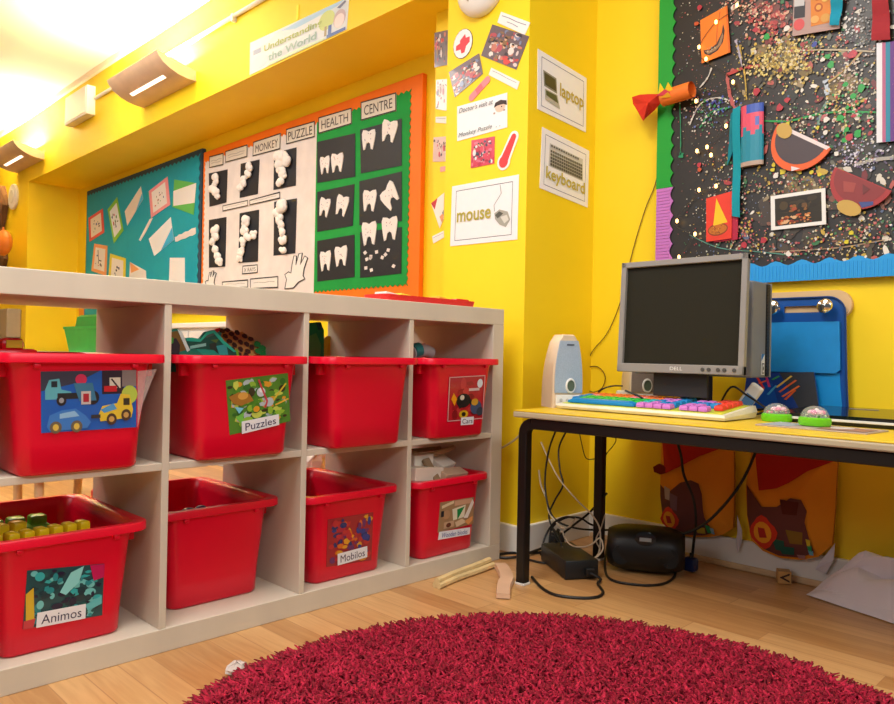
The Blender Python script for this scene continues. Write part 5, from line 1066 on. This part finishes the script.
def key(u, v, w, h, k):
    """u along from the left end, v from the back"""
    y = kl/2-e-.006-u; x = kd/2-e-.006-v
    f = (x+kd/2)/kd; z = .0185+.016*f; b = MB(); sl = math.atan2(.016, kd-2*e)
    R = Matrix.Rotation(-sl, 3, 'Y')
    x0, y0 = x-h/2, y-w/2
    b.loft([[Vector((x0, y0, z))+R @ Vector((sx*h/2*s, sy*w/2*s, zz)) for sx, sy in ((-1, -1), (1, -1), (1, 1), (-1, 1))] for s, zz in ((.94, 0), (.92, .006), (.78, .0115))])
    b.build('key', km[k], parent=t, local=True)
for i, row in enumerate(rows):
    j = 0
    while j < len(row):
        k = row[j]
        if k == 'B':
            n = 9; key(0, i*.0315, kw*n, kh, 'b'); j += n; continue
        key(j*kw, i*.0315, kw*.95, kh, k); j += 1
u0 = 13*kw+.022
for i, row in enumerate(('..rr', 'pprr', 'bbbr', 'pp.r', 'ppp.')):
    for j, k in enumerate(row):
        if k != '.': key(u0+j*.0262, i*.0315, .0248, kh, k)

# ---- mice
def mouse(label, c, rz):
    t = thing('computer_mouse', label, 'mouse', (c[0], c[1], c[2]), rz, 'green children mice on the desk')
    def ring(s, z, sy=1): return [Vector((.029*s*math.cos(a), .036*s*math.sin(a)*sy, z)) for a in [2*PI*k/24 for k in range(24)]]
    b = MB(); b.loft([ring(.95, .001), ring(1.02, .007), ring(1.0, .017), ring(.9, .020)]); b.build('base', mat('lime_plastic', '#6ac81e', .35), parent=t, local=True, smooth=True)
    b = MB(); b.loft([ring(.88*math.cos(a), .0202+.026*math.sin(a)) for a in [PI/2*k/7*.98 for k in range(8)]]); b.build('clear_dome', mat('dome_clear', '#e8f0e0', .1, noise=0, alpha=.22), parent=t, local=True, smooth=True)
    b = MB()
    for k in range(6):
        a = 2*PI*k/6; b.ball((.011*math.cos(a), .012*math.sin(a)-.004, .031), (.008, .008, .006), 0, C('#e86aa8' if k % 2 else '#f0b8d0'), 8, 5)
    b.ball((0, -.004, .035), .006, 0, C('#f4e6ec'), 8, 5); b.build('flower', PAINT, parent=t, local=True, smooth=True)
    r = random.Random(label); b = MB()
    for k in range(16): b.ball((r.uniform(-.018, .018), r.uniform(-.024, .024), .0235), (.004, .004, .003), 0, C(r.choice(['#3a6a2a', '#2a3a22', '#b8d0a0', '#d83a6a'])), 6, 4)
    b.build('beads', PAINT, parent=t, local=True)
mouse('green flower mouse next to the right end of the keyboard', (.115, -.806, TZ), math.radians(15))
mouse('green flower mouse standing on the magazine near the laptop', (.015, -.93, TZ+.0045), math.radians(-10))
# ---- laptop
t = thing('laptop', 'closed black laptop with silver edge at the right of the desk', 'laptop', (.25, -1.0, TZ))
y0, y1 = -.80, -1.17
b = MB(); b.loft([[Vector((x, y, z)) for x, y, z in ((.125, y0, TZ+.002), (.40, y0, TZ+.002), (.40, y1, TZ+.002), (.125, y1, TZ+.002))], [Vector((x, y, z)) for x, y, z in ((.122, y0, TZ+.012), (.403, y0, TZ+.018), (.403, y1, TZ+.018), (.122, y1, TZ+.012))]]); b.build('base', M['black'], parent=t)
b = MB(); b.box((.121, (y0+y1)/2, TZ+.0125), (.006, y0-y1-.01, .006), bev=.001); b.build('front_edge', mat('bright_silver', '#d9d9d6', .3), parent=t)
b = MB(); b.loft([rrect(.122, .403, y1, y0, .012, 0)]*1+[rrect(.122, .403, y1, y0, .012, .008)]); 
b.v = [Vector((v.x, v.y, v.z+TZ+.0125+.007*(v.x-.122)/.28+.0035*0)) for v in b.v]; b.v = [Vector((v.x, v.y, v.z+.0035)) for v in b.v]; b.build('lid', mat('gloss_black', '#14161a', .12), parent=t)
b = MB(); b.box((.345, -.94, TZ+.0305), (.008, .07, .0008), rot=Matrix.Rotation(-.025, 3, 'Y')); b.build('lid_badge', M['silver'], parent=t)
# magazine
q = Quad([Vector((-.075, -.83, TZ+.0005)), Vector((.095, -.865, TZ+.0005)), Vector((.05, -1.075, TZ+.0005)), Vector((-.035, -1.09, TZ+.0005))], (0, 0, 1))
q = Quad([Vector((.07, -.83, TZ)), Vector((.06, -1.07, TZ)), Vector((-.06, -1.06, TZ)), Vector((-.05, -.82, TZ))], (0, 0, 1))
sheet('magazine', 'thin printed magazine lying at the front edge of the desk', 'magazine', q, '#b8a8a0', [('rect', .02, .05, .3, .95, '#a8b0b8'), ('rect', .3, .05, .6, .6, '#c8bab0'), ('rect', .55, .3, .97, .95, '#a87a68'), ('ell', .7, .5, .1, .25, '#d8cfc8')], th=.003)
# wipes packet and loose black cables on the desk
t = thing('wipes_packet', 'white and blue packet leaning beside the monitor stand', 'packet', (.1, -.69, TZ))
b = MB(); R = Matrix.Rotation(math.radians(28), 3, 'X'); b.box((.2, -.70, TZ+.05), (.02, .035, .085), rot=Matrix.Rotation(math.radians(35), 3, 'X'), bev=.005); b.build('packet_body', M['paper'], parent=t)
b = MB(); b.box((.189, -.703, TZ+.044), (.002, .03, .03), rot=Matrix.Rotation(math.radians(35), 3, 'X')); b.build('blue_print', mat('packet_blue', '#5a8ab8', .4), parent=t)
def cable(label, pts, r=.003, m=None, k=7, name='power_cable', grp='cables around the desk'):
    b = MB(); p = spline(pts, k); b.tube(p, r, 7); return tag(b.build(name, m or M['cable'], loc=p[len(p)//2], smooth=True), label, 'cable', grp)
cable('black cable looped on the desk behind the flower mice', [(.2, -.70, TZ+.004), (.23, -.76, TZ+.02), (.2, -.785, TZ+.035), (.155, -.79, TZ+.03), (.19, -.72, TZ+.02), (.3, -.66, TZ+.008), (.36, -.62, TZ+.004)], .0032)
cable('black cable crossing in front of the monitor stand', [(.05, -.41, TZ+.06), (.06, -.45, TZ+.045), (.09, -.47, TZ+.02), (.17, -.4, TZ+.006)], .003)
cable('black mouse cable running over the wipes packet', [(.18, -.62, TZ+.01), (.13, -.68, TZ+.08), (.14, -.72, TZ+.06), (.13, -.775, TZ+.03)], .0028)
cable('thin black cable arching behind the cream adapter', [(.2, -.2, TZ+.004), (.21, -.22, TZ+.045), (.23, -.25, TZ+.062), (.25, -.28, TZ+.064)], .0025)

# ================================================================== UNDER THE DESK
# pocket bags on the wall
def pocketbag(label, px, red, yel, mar, flo, bits):
    xs = .452
    cpx = (sum(p[0] for p in px)/len(px), sum(p[1] for p in px)/len(px)); cc = at(*cpx, 0, xs)
    OUT = [at(x, y, 0, xs) for x, y in px]
    t = thing('pocket_bag', label, 'bag', cc, 0, 'yellow cloth pocket bags on the wall under the desk')
    def bul(p, amp=.05):
        # radial fraction inside the outline
        d = Vector((0, p.y-cc.y, p.z-cc.z)); s = 0
        for i in range(len(OUT)):
            a = OUT[i]-cc; e = OUT[(i+1) % len(OUT)]-cc; n_ = Vector((0, (e-a).z, -(e-a).y)); den = n_.dot(a)
            if abs(den) > 1e-9: s = max(s, n_.dot(d)/den)
        return amp*max(0, 1-s*s)
    def patch(name, poly, col, lift, m=FELT, rings=7):
        P = [at(x, y, 0, xs) for x, y in poly]; Q = []
        for i in range(len(P)):
            for k in range(4): Q.append(P[i]+(P[(i+1) % len(P)]-P[i])*k/4)
        c0 = sum(Q, Vector())/len(Q); b = MB(); R = []
        for j in range(rings+1):
            s = 1-j/(rings+.001)
            ring = []
            for p in Q:
                v = c0+(p-c0)*max(s, .002); ring.append(v+Vector((-bul(v)-lift, 0, 0)))
            R.append(ring)
        b.loft(R, 0, C(col), cap0=False, cap1=True)
        return b.build(name, m, parent=t, smooth=True, fix=True)
    # back panel against the wall
    b = MB(); b.prism([p+Vector((.004, 0, 0)) for p in OUT], Vector((.008, 0, 0)), 0, C('#c8861a')); b.build('back_panel', FELT, parent=t)
    patch('front_panel', px, '#e8941a', 0)
    patch('red_lining', red, '#b8180e', .006)
    patch('clear_pocket', mar, '#6b3a34', .005)
    for (x, y, w, h, c) in bits: patch('pocket_print', [(x-w, y-h), (x+w, y-h*.6), (x+w*.8, y+h), (x-w*.7, y+h*.8)], c, .0065, rings=3)
    fx, fy, fr = flo
    fp = []
    for k in range(16): a = 2*PI*k/16; rr_ = fr*(1+.1*math.cos(4*a)); fp.append((fx+rr_*math.cos(a), fy+rr_*1.08*math.sin(a)))
    patch('flower', fp, '#d8381a', .0075, rings=4)
    patch('flower_ring', [(fx+fr*.68*math.cos(2*PI*k/14), fy+fr*.74*math.sin(2*PI*k/14)) for k in range(14)], '#f0a01e', .009, rings=3)
    patch('flower_centre', [(fx-fr*.3, fy-fr*.36), (fx+fr*.22, fy-fr*.3), (fx+fr*.32, fy+fr*.34), (fx-fr*.24, fy+fr*.36)], '#b8281a', .0105, rings=2)
    # top edge fold
    return t
B2 = [(754, 436), (838, 446), (837, 470), (835, 510), (832, 545), (818, 557), (801, 560), (780, 558), (763, 551), (751, 540), (747, 515), (746, 484), (750, 460)]
pocketbag('yellow cloth pocket bag with red lining, further right under the desk', B2,
 [(755, 437), (838, 447), (836.5, 460.5), (812, 470), (795, 481), (783, 486.5), (764, 489)], None,
 [(748, 484), (763, 505), (784, 504.5), (797, 496), (807, 498), (812, 509), (810, 520), (816, 552), (801, 557), (780, 555), (765, 548), (753, 537), (748.5, 514)], (767.5, 530.5, 15),
 [(796, 505, 9, 8, '#5a1e10'), (800, 535, 8, 8, '#8a6a1e'), (790, 549, 8, 5, '#1e5a4a'), (783, 543, 6, 7, '#235a48'), (812, 541, 2, 4, '#d8c02a'), (812.5, 547, 2, 4, '#2a9a5a'), (813, 552, 2.4, 3, '#6ab0c8'), (803, 556, 4, 2.4, '#a87a7a')])
B1 = [(662, 430), (733, 437), (734, 470), (734, 505), (733, 528), (722, 535), (710, 537), (690, 537), (672, 534), (663, 520), (660, 495), (660.5, 470)]
pocketbag('yellow cloth pocket bag with red lining behind the portable stereo', B1,
 [(663, 431), (733, 438), (729.5, 446), (705, 455), (685, 466), (670, 472.5), (668, 470)], None,
 [(661.5, 484), (668, 488), (674, 491), (688, 481), (698, 478.5), (706, 482), (709, 492), (710.5, 515), (716, 532), (705, 535), (690, 534.5), (674, 532), (664.5, 519), (662, 500)], (673.5, 518, 11),
 [(672, 492, 4, 7, '#b8a8a4'), (680, 500, 5, 9, '#7a5a64'), (704, 529, 5, 4, '#b8a02a'), (712, 528, 2.2, 5, '#2a9a5a'), (715, 530, 1.8, 4, '#8ab8d0')])
b = MB(); c0 = at(658, 466, 0, .42); b.loft([[at(x, y, 0, .425)+Vector((d, 0, 0)) for x, y in ((653, 467), (658, 464), (667, 468), (669, 472), (660, 474.5), (654, 472))] for d in (0, .012)]); tag(b.build('cloth_fold', mat('maroon_cloth', '#7a1a12', .9), loc=c0), 'dark red cloth corner hanging at the left of the nearer pocket bag', 'cloth')
# torn white flaps
for lab, pl in (('white torn paper flap between the two pocket bags', [(737, 515), (742.5, 530), (742, 541), (738, 553), (736, 540), (738, 532)]), ('white torn paper flap at the lower right of the right hand pocket bag', [(835, 543), (834, 560), (826, 574), (815.5, 569), (820, 562)])):
    pts = [at(x, y, 0, .462) for x, y in pl]; c0 = sum(pts, Vector())/len(pts); b = MB(); b.prism([p+Vector((-.004*(k % 2), 0, 0)) for k, p in enumerate(pts)], Vector((.0015, 0, 0)), 0, C('#d8d2d8')); tag(b.build('paper_flap', INK, loc=c0, fix=False), lab, 'paper', 'paper flaps under the desk')
# power brick
t = thing('power_brick', 'black power supply brick on the floor under the desk', 'power supply', (.07, -.19, 0))
A0, A1, A2 = Vector((-.03, -.273, 0)), Vector((.058, -.33, 0)), Vector((.132, -.112, 0))
ux = (A1-A0); uy = Vector((-ux.y, ux.x, 0)).normalized(); ux.normalize(); R = Matrix((ux, uy, Vector((0, 0, 1)))).transposed()
cb = (A0+A1)/2+uy*.105+Vector((0, 0, .029)); b = MB(); b.box(cb, (.104, .21, .056), rot=R, bev=.006); b.build('brick_body', mat('brick_black', '#15181a', .4), parent=t, smooth=30)
b = MB(); b.box((A0+A1)/2-uy*.006+ux*.022+Vector((0, 0, .024)), (.028, .014, .024), rot=R, bev=.004); b.build('socket', M['black'], parent=t)
# stereo
SL = Vector((.235, -.38, 0)); t = thing('portable_stereo', 'black rounded portable stereo on the floor under the desk', 'stereo', SL, math.radians(-62))
b = MB(); rings = []
for k in range(17):
    x = -.112+.224*k/16; f = 1-abs(x/.114)**4; sc = .62+.38*f**.5 if f > 0 else .6
    rings.append([Vector((x, .075*sc*(abs(math.cos(a))**.9)*(1 if math.cos(a) > 0 else -1), .070+.068*(.74+.26*f)*(abs(math.sin(a))**.9)*(1 if math.sin(a) > 0 else -1))) for a in [2*PI*i/20 for i in range(20)]])
b.loft(rings); b.build('casing', mat('stereo_black', '#111213', .42), parent=t, local=True, smooth=60)
b = MB(); b.loft([[Vector((.032*s*math.cos(a), -.05-d, .105+.022*s*math.sin(a)+d*.4)) for a in [2*PI*i/20 for i in range(20)]] for s, d in ((1.0, 0), (.95, .022), (.7, .024))]); b.build('display_dome', mat('stereo_gloss', '#202326', .08), parent=t, local=True, smooth=True)
b = MB(); b.box((0, -.0745, .113), (.034, .003, .014), rot=Matrix.Rotation(-.5, 3, 'X'), bev=.001); b.build('display', mat('display_grey', '#9aa2a4', .15), parent=t, local=True)
for sx in (-1, 1):
    b = MB(); b.loft([[Vector((sx*.07+.026*s*math.cos(a), -.058-d, .06+.03*s*math.sin(a))) for a in [2*PI*i/18 for i in range(18)]] for s, d in ((1, 0), (.96, .012), (.4, .013))]); b.build('loudspeaker', mat('stereo_mesh', '#121314', .7, bump=.5, bscale=300), parent=t, local=True, smooth=True)
# letter block
BL_ = Vector((.435, -.712, .0)); t = thing('letter_block', 'wooden alphabet block standing against the skirting', 'letter block', BL_, math.radians(-60))
b = MB(); b.box((0, 0, .019), (.036, .036, .036), bev=.002); b.build('cube', mat('block_wood', '#c89a5c', .5, noise=.1), parent=t, local=True)
q = Quad([Vector((x, -.0183, z)) for x, z in ((-.013, .033), (.013, .033), (.013, .006), (-.013, .006))], (0, -1, 0))
vs, fs = text_polys('V', 0, .02); tb = MB(); tb.add([q.p(1-v, u, .0003) for u, v in vs], fs, 0, C('#3a1a12')); tb.build('letter', INK, parent=t, local=True, fix=False)
q = Quad([Vector((.0183, y, z)) for y, z in ((-.013, .033), (.013, .033), (.013, .006), (-.013, .006))], (1, 0, 0))
tb = MB(); draw(tb, q, [('frame', 0, 0, 1, 1, .12, .12, '#a8486a')], 0); tb.build('painted_frame', INK, parent=t, local=True, fix=False)
# crumpled white sheet
b = MB(); N = 30; gr = {}
r_ = random.Random(5)
ph = [(r_.uniform(8, 40), r_.uniform(0, 6), r_.uniform(0, 6.28)) for _ in range(9)]
cor = [Vector((.36, -.80, 0)), Vector((.455, -.80, 0)), Vector((.455, -1.25, 0)), Vector((.24, -1.18, 0))]
for i in range(N+1):
    for j in range(N+1):
        u, v = i/N, j/N
        p = cor[0]*(1-u)*(1-v)+cor[1]*u*(1-v)+cor[2]*u*v+cor[3]*(1-u)*v
        w = sum(math.sin(f*.45*(u*math.cos(a)+v*math.sin(a))+c) for f, a, c in ph)/9
        k1 = abs(math.sin(7*u+5*v+1.2*math.sin(6*v))); k2 = abs(math.sin(9*v-4*u+1.5*math.sin(5*u)))
        ed = min(1, 3.5*v); g = (min(1, 1.6*u)**.8)*ed
        z = .003+.125*g*(.72+.28*k1)*(1-.25*max(0, v-.4))+.02*k2*g+.012*w*g
        b.v.append(p+Vector((-.025*k1*g, .02*w*ed, max(.003, z))))
for i in range(N):
    for j in range(N): b.f.append([i*(N+1)+j, (i+1)*(N+1)+j, (i+1)*(N+1)+j+1, i*(N+1)+j+1]); b.m.append(0); b.c.append((1, 1, 1, 1))
tag(b.build('crumpled_sheet', mat('tissue_white', '#ebe6ee', .7, noise=.02), loc=(.38, -.95, 0), fix=False), 'crumpled white paper sheet on the floor at the right under the desk', 'paper')
# sticks on the floor
b = MB()
for dz, dy in ((.008, 0), (.008, .013), (.02, .006)):
    b.tube(spline([Vector((-.355, -.085+dy, dz)), Vector((-.27, -.07+dy*1.4, dz+.001)), Vector((-.17, -.06+dy*2, dz+.001)), Vector((-.09, -.052+dy*2.6, dz+.002))]), [.009]*19, 7)
tag(b.build('wooden_stick', mat('bamboo', '#d6bd88', .6, noise=.15, nscale=20), loc=(-.2, -.06, 0), smooth=True), 'bundled pale wooden stick lying on the floor at the foot of the shelving unit', 'stick')
P = spline([Vector((-.075, -.065, .003)), Vector((-.10, -.10, .003)), Vector((-.16, -.165, .003)), Vector((-.22, -.205, .003)), Vector((-.29, -.262, .003))], 6); b = MB(); rings = []
for i, p in enumerate(P):
    d = (P[min(i+1, len(P)-1)]-P[max(0, i-1)]).normalized(); n_ = Vector((-d.y, d.x, 0)); w = .021-.005*abs(i/len(P)-.5)
    rings.append([p+n_*w, p+n_*w*.9+Vector((0, 0, .013)), p-n_*w*.9+Vector((0, 0, .013)), p-n_*w])
b.loft(rings); tag(b.build('wooden_track', mat('pink_wood', '#d9b393', .55, noise=.08), loc=(-.18, -.17, 0), smooth=30), 'curved pinkish wooden track piece on the floor beside the stick', 'wooden track')
r_ = random.Random(8); b = MB(); c0 = at(237, 668, 2, .012); b.ball(c0, (.026, .018, .012), nu=8, nv=5); b.v = [v+Vector([r_.uniform(-.003, .003) for _ in range(3)]) for v in b.v]
tag(b.build('plastic_scrap', mat('film_scrap', '#d8ccc4', .15, alpha=.75), loc=c0), 'small clear plastic scrap on the floor at the edge of the rug', 'scrap')

# cables under the desk
W_ = M['whitecable']
def A(px, py, x): return at(px, py, 0, x)
def G(px, py, z=.004): return at(px, py, 2, z)
cable('long black cable dropping from the desk to the brick, left one', [A(557, 428, .2), A(549, 450, .2), A(545, 480, .18), A(548, 505, .16), A(556, 520, .16), A(575, 528, .18), A(600, 530, .26), A(640, 529, .33)], .0032)
cable('black cable dropping from the desk beside the left one', [A(567, 430, .22), A(559, 448, .22), A(560, 470, .2), A(563, 485, .19), A(555, 500, .18), A(549, 515, .17), A(553, 530, .16), A(560, 545, .14)], .003)
cable('thin dark wire looping under the table top by the rear leg', [A(579, 430, .22), A(582, 445, .22), A(586, 458, .22), A(594, 459, .22), A(600, 457, .24)], .0016)
cable('thin dark wire on the right of the rear leg', [A(614, 433, .28), A(616, 440, .28), A(613, 446, .28), A(606, 455, .28), A(602, 470, .3)], .0016)
cable('white cable from the desk end to the shelving unit', [A(532, 417, .02), A(524, 430, .04), A(513, 441, .06), A(498, 450, .095)], .0036, W_)
cable('pale cable falling diagonally from the desk to the tangle', [A(541, 442, .2), A(549, 460, .2), A(560, 480, .19), A(577, 500, .18), A(592, 515, .17), A(600, 530, .16), A(599, 552, .14), A(593, 560, .11)], .0026, W_)
cable('pale cable falling straight at the left of the tangle', [A(539, 470, .18), A(541, 485, .18), A(547, 500, .17), A(549, 512, .16), A(556, 522, .15), A(563, 528, .15), A(570, 526, .15), A(575, 518, .15)], .003, W_)
cable('pale cable coiled over the power brick', [A(562, 530, .13), A(566, 540, .13), A(573, 546, .12), A(583, 547, .12), A(592, 544, .12), A(600, 538, .13), A(603, 548, .12), A(598, 556, .11), A(590, 559, .1)], .0024, W_)
cable('pale cable draped at the rear leg of the desk', [A(605, 515, .2), A(601, 528, .2), A(596, 540, .19), A(600, 550, .18), A(595, 558, .14)], .0022, W_)
cable('black cable coil standing at the left of the brick', [A(575, 518, .15), A(566, 517, .14), A(555, 522, .13), A(547, 533, .12), A(543, 545, .1), G(545, 556, .01), G(556, 557, .012), A(562, 548, .1), A(558, 535, .12), A(551, 527, .13)], .0034)
cable('black cable lying in coils at the skirting by the shelving unit', [G(497, 555), G(508, 553), G(525, 553), G(545, 552, .006), G(556, 550, .01), G(552, 545, .02), G(540, 549, .014), G(520, 556, .008), G(505, 558), G(498, 557)], .0045)
cable('second black cable loop on the floor under the coils', [G(530, 560), G(538, 562), G(546, 563), G(550, 560), G(549, 555), G(540, 554)], .0036)
cable('black mains cable curving on the floor from the desk leg to the brick', [G(532, 577), G(542, 588), G(556, 595), G(580, 598), G(597, 597), G(603, 592), G(598, 584), (.028, -.355, .012), tuple((A0+A1)/2-uy*.012+ux*.022+Vector((0, 0, .022)))], .0042)
cable('black stereo cable looping in front of the portable stereo', [G(612, 528, .05), G(607, 548, .03), G(605, 568), G(612, 580), G(640, 585), G(662, 584), G(674, 577), G(676, 566, .01)], .0038)
cable('black cable hanging down in front of the nearer pocket bag', [A(676, 438, .36), A(681, 455, .36), A(684, 475, .36), A(693, 497, .36), A(696, 520, .36), A(694, 540, .37), A(692, 558, .37)], .0042)
cable('black cable slanting from the table top to the stereo', [A(757, 448, .38), A(748, 470, .36), A(735, 492, .34), A(715, 515, .31), A(698, 528, .29), A(680, 534, .27), A(660, 532, .26)], .0042)
cable('black cable tangle crossing behind the front leg', [A(607, 493, .24), A(590, 512, .22), A(575, 524, .2), A(560, 536, .17), A(549, 548, .13)], .0036)
cable('dark cable arching above the tangle', [A(549, 545, .14), A(552, 528, .16), A(565, 518, .18), A(580, 518, .2), A(590, 524, .22), A(604, 529, .26)], .0032)
c0 = G(557, 543, .02); t = thing('plug', 'black mains plug among the cables left of the brick', 'plug', (c0.x, c0.y, 0))
b = MB(); b.box((c0.x, c0.y, .028), (.045, .05, .05), rot=Matrix.Rotation(.6, 3, 'Z'), bev=.008); b.build('plug_body', M['black'], parent=t, smooth=30)
b = MB(); b.tube([(c0.x, c0.y, .0535), (c0.x+.012, c0.y+.004, .062)], .006, 8); b.build('cable_grip', M['cable'], parent=t, smooth=True)
c0 = G(692, 566, .015); t = thing('plug', 'dark blue plug at the skirting right of the stereo', 'plug', (c0.x, c0.y, 0))
b = MB(); b.box((c0.x-.01, c0.y, .0225), (.035, .04, .04), bev=.008); b.build('plug_body', mat('navy_plastic', '#1a2a5a', .4), parent=t, smooth=30)
b = MB(); b.tube([(c0.x-.01, c0.y, .0425), (c0.x-.006, c0.y, .056)], .005, 8); b.build('cable_grip', M['cable'], parent=t, smooth=True)

# ================================================================== RUG
RC = Vector((-.859, -.895, 0)); RR = .682
t = thing('rug', 'round deep red shaggy rug on the wooden floor', 'rug', RC)
b = MB(); b.loft([[RC+Vector((r*math.cos(a), r*math.sin(a), z)) for a in [2*PI*k/64 for k in range(64)]] for r, z in ((RR-.01, .001), (RR, .006), (RR-.01, .010))])
b.build('backing', mat('rug_backing', '#5a0818', .95), parent=t)
def rug_pile():
    r = random.Random(13); vs = []; fs = []; cols = []
    N = 46000
    pal = [(.37, .003, .028), (.44, .006, .038), (.30, .002, .022), (.52, .012, .05), (.23, .002, .016)]
    for i in range(N):
        a = r.uniform(0, 2*PI); q = RR*math.sqrt(r.random()); x, y = q*math.cos(a), q*math.sin(a)
        h = r.uniform(.010, .020); w = r.uniform(.0030, .0052)
        th = r.uniform(0, 2*PI); ln = r.uniform(.001, .012)
        if q > RR-.03: th = a+r.uniform(-.9, .9); ln = r.uniform(.012, .024); h *= .8
        dx, dy = math.cos(th)*ln, math.sin(th)*ln
        o = len(vs); a0 = r.uniform(0, 2)
        for (f, zz, ww) in ((0, .009, 1), (.45, .009+h*.65, 1.1), (1, .009+h*r.uniform(.85, 1), .55)):
            for k in range(3):
                t_ = a0+2*PI*k/3+f*1.2; vs.append((x+dx*f*f+w*ww*math.cos(t_), y+dy*f*f+w*ww*math.sin(t_), zz))
        for lv in (0, 3):
            for k in range(3): fs.append((o+lv+k, o+lv+(k+1) % 3, o+lv+3+(k+1) % 3, o+lv+3+k))
        fs.append((o+6, o+7, o+8))
        c = pal[r.randrange(5)]; cols.append(c+(1,))
    me = bpy.data.meshes.new('pile'); me.from_pydata(vs, [], fs); ca = me.color_attributes.new('Col', 'FLOAT_COLOR', 'CORNER')
    per = [0]*0
    buf = []
    for c in cols: buf += list(c)*(6*4+3)
    ca.data.foreach_set('color', buf); me.materials.append(ink('wool_yarn', .95))
    me.polygons.foreach_set('use_smooth', [True]*len(me.polygons))
    o = bpy.data.objects.new('pile', me); COL.objects.link(o); o.parent = t; o['kind'] = 'stuff'; return o
rug_pile()

# pieces that belong to a part sit one level below it
NEST = dict(speaker={'knob': 'control_panel', 'port_ring': 'grille', 'bass_port': 'grille', 'badge': 'grille'}, computer={'button': 'bezel', 'lettering': 'bezel', 'vent_strip': 'system_unit', 'side_trim': 'system_unit', 'sticker': 'system_unit'},
            pocket_bag={'flower_ring': 'flower', 'flower_centre': 'flower', 'pocket_print': 'clear_pocket'}, letter_block={'letter': 'cube', 'painted_frame': 'cube'}, construction_strip={'knob': 'strip'}, portable_stereo={'display': 'display_dome'}, junction_box={'lid': 'box_body'}, laptop={'lid_badge': 'lid'})
bpy.context.view_layer.update()
st = lambda n: n.split('.')[0]
for o in list(bpy.data.objects):
    if o.parent is None and st(o.name) in NEST:
        kids = list(o.children)
        for c in kids:
            want = NEST[st(o.name)].get(st(c.name))
            if want:
                for p in kids:
                    if st(p.name) == want: c.parent = p; break

# ================================================================== LIGHT
w = bpy.data.worlds.new('daylight'); SC.world = w; w.use_nodes = True
bg = w.node_tree.nodes['Background']; bg.inputs[0].default_value = (.93, .96, 1, 1); bg.inputs[1].default_value = .12
def area(name, loc, rot, sx, sy, e, col=(1, 1, 1)):
    l = bpy.data.lights.new(name, 'AREA'); l.shape = 'RECTANGLE'; l.size = sx; l.size_y = sy; l.energy = e; l.color = col
    o = bpy.data.objects.new(name, l); COL.objects.link(o); o.location = loc; o.rotation_euler = rot; return o
area('ceiling_fill_light', (-1.6, -.55, CZ-.04), (0, 0, 0), 1.5, .8, 58, (1, .975, .94))  # unseen area light added under the ceiling, no fitting there
area('ceiling_fill_light', (-1.5, 2.3, CZ-.04), (0, 0, 0), 1.5, .8, 50, (1, .975, .94))  # second added ceiling fill, towards the recess
# added cool fill from out of view at the left, no real window
d = Vector((1, -.05, -.3)); area('offscreen_fill_light', (-3.9, .7, 2.05), d.to_track_quat('-Z', 'Y').to_euler(), 2.4, .8, 24, (.96, .98, 1))

d = Vector((.08, 1, -.35)); area('offscreen_fill_light', (-1.6, -3.0, 2.15), d.to_track_quat('-Z', 'Y').to_euler(), 2.6, .6, 42, (.96, .98, 1))  # another added fill, brightens the column side and shelf front

SC.view_settings.view_transform = 'Standard'; SC.view_settings.look = 'None'; SC.view_settings.exposure = 0.0; SC.view_settings.gamma = 1
SC.view_settings.use_curve_mapping = False
bpy.context.view_layer.update()
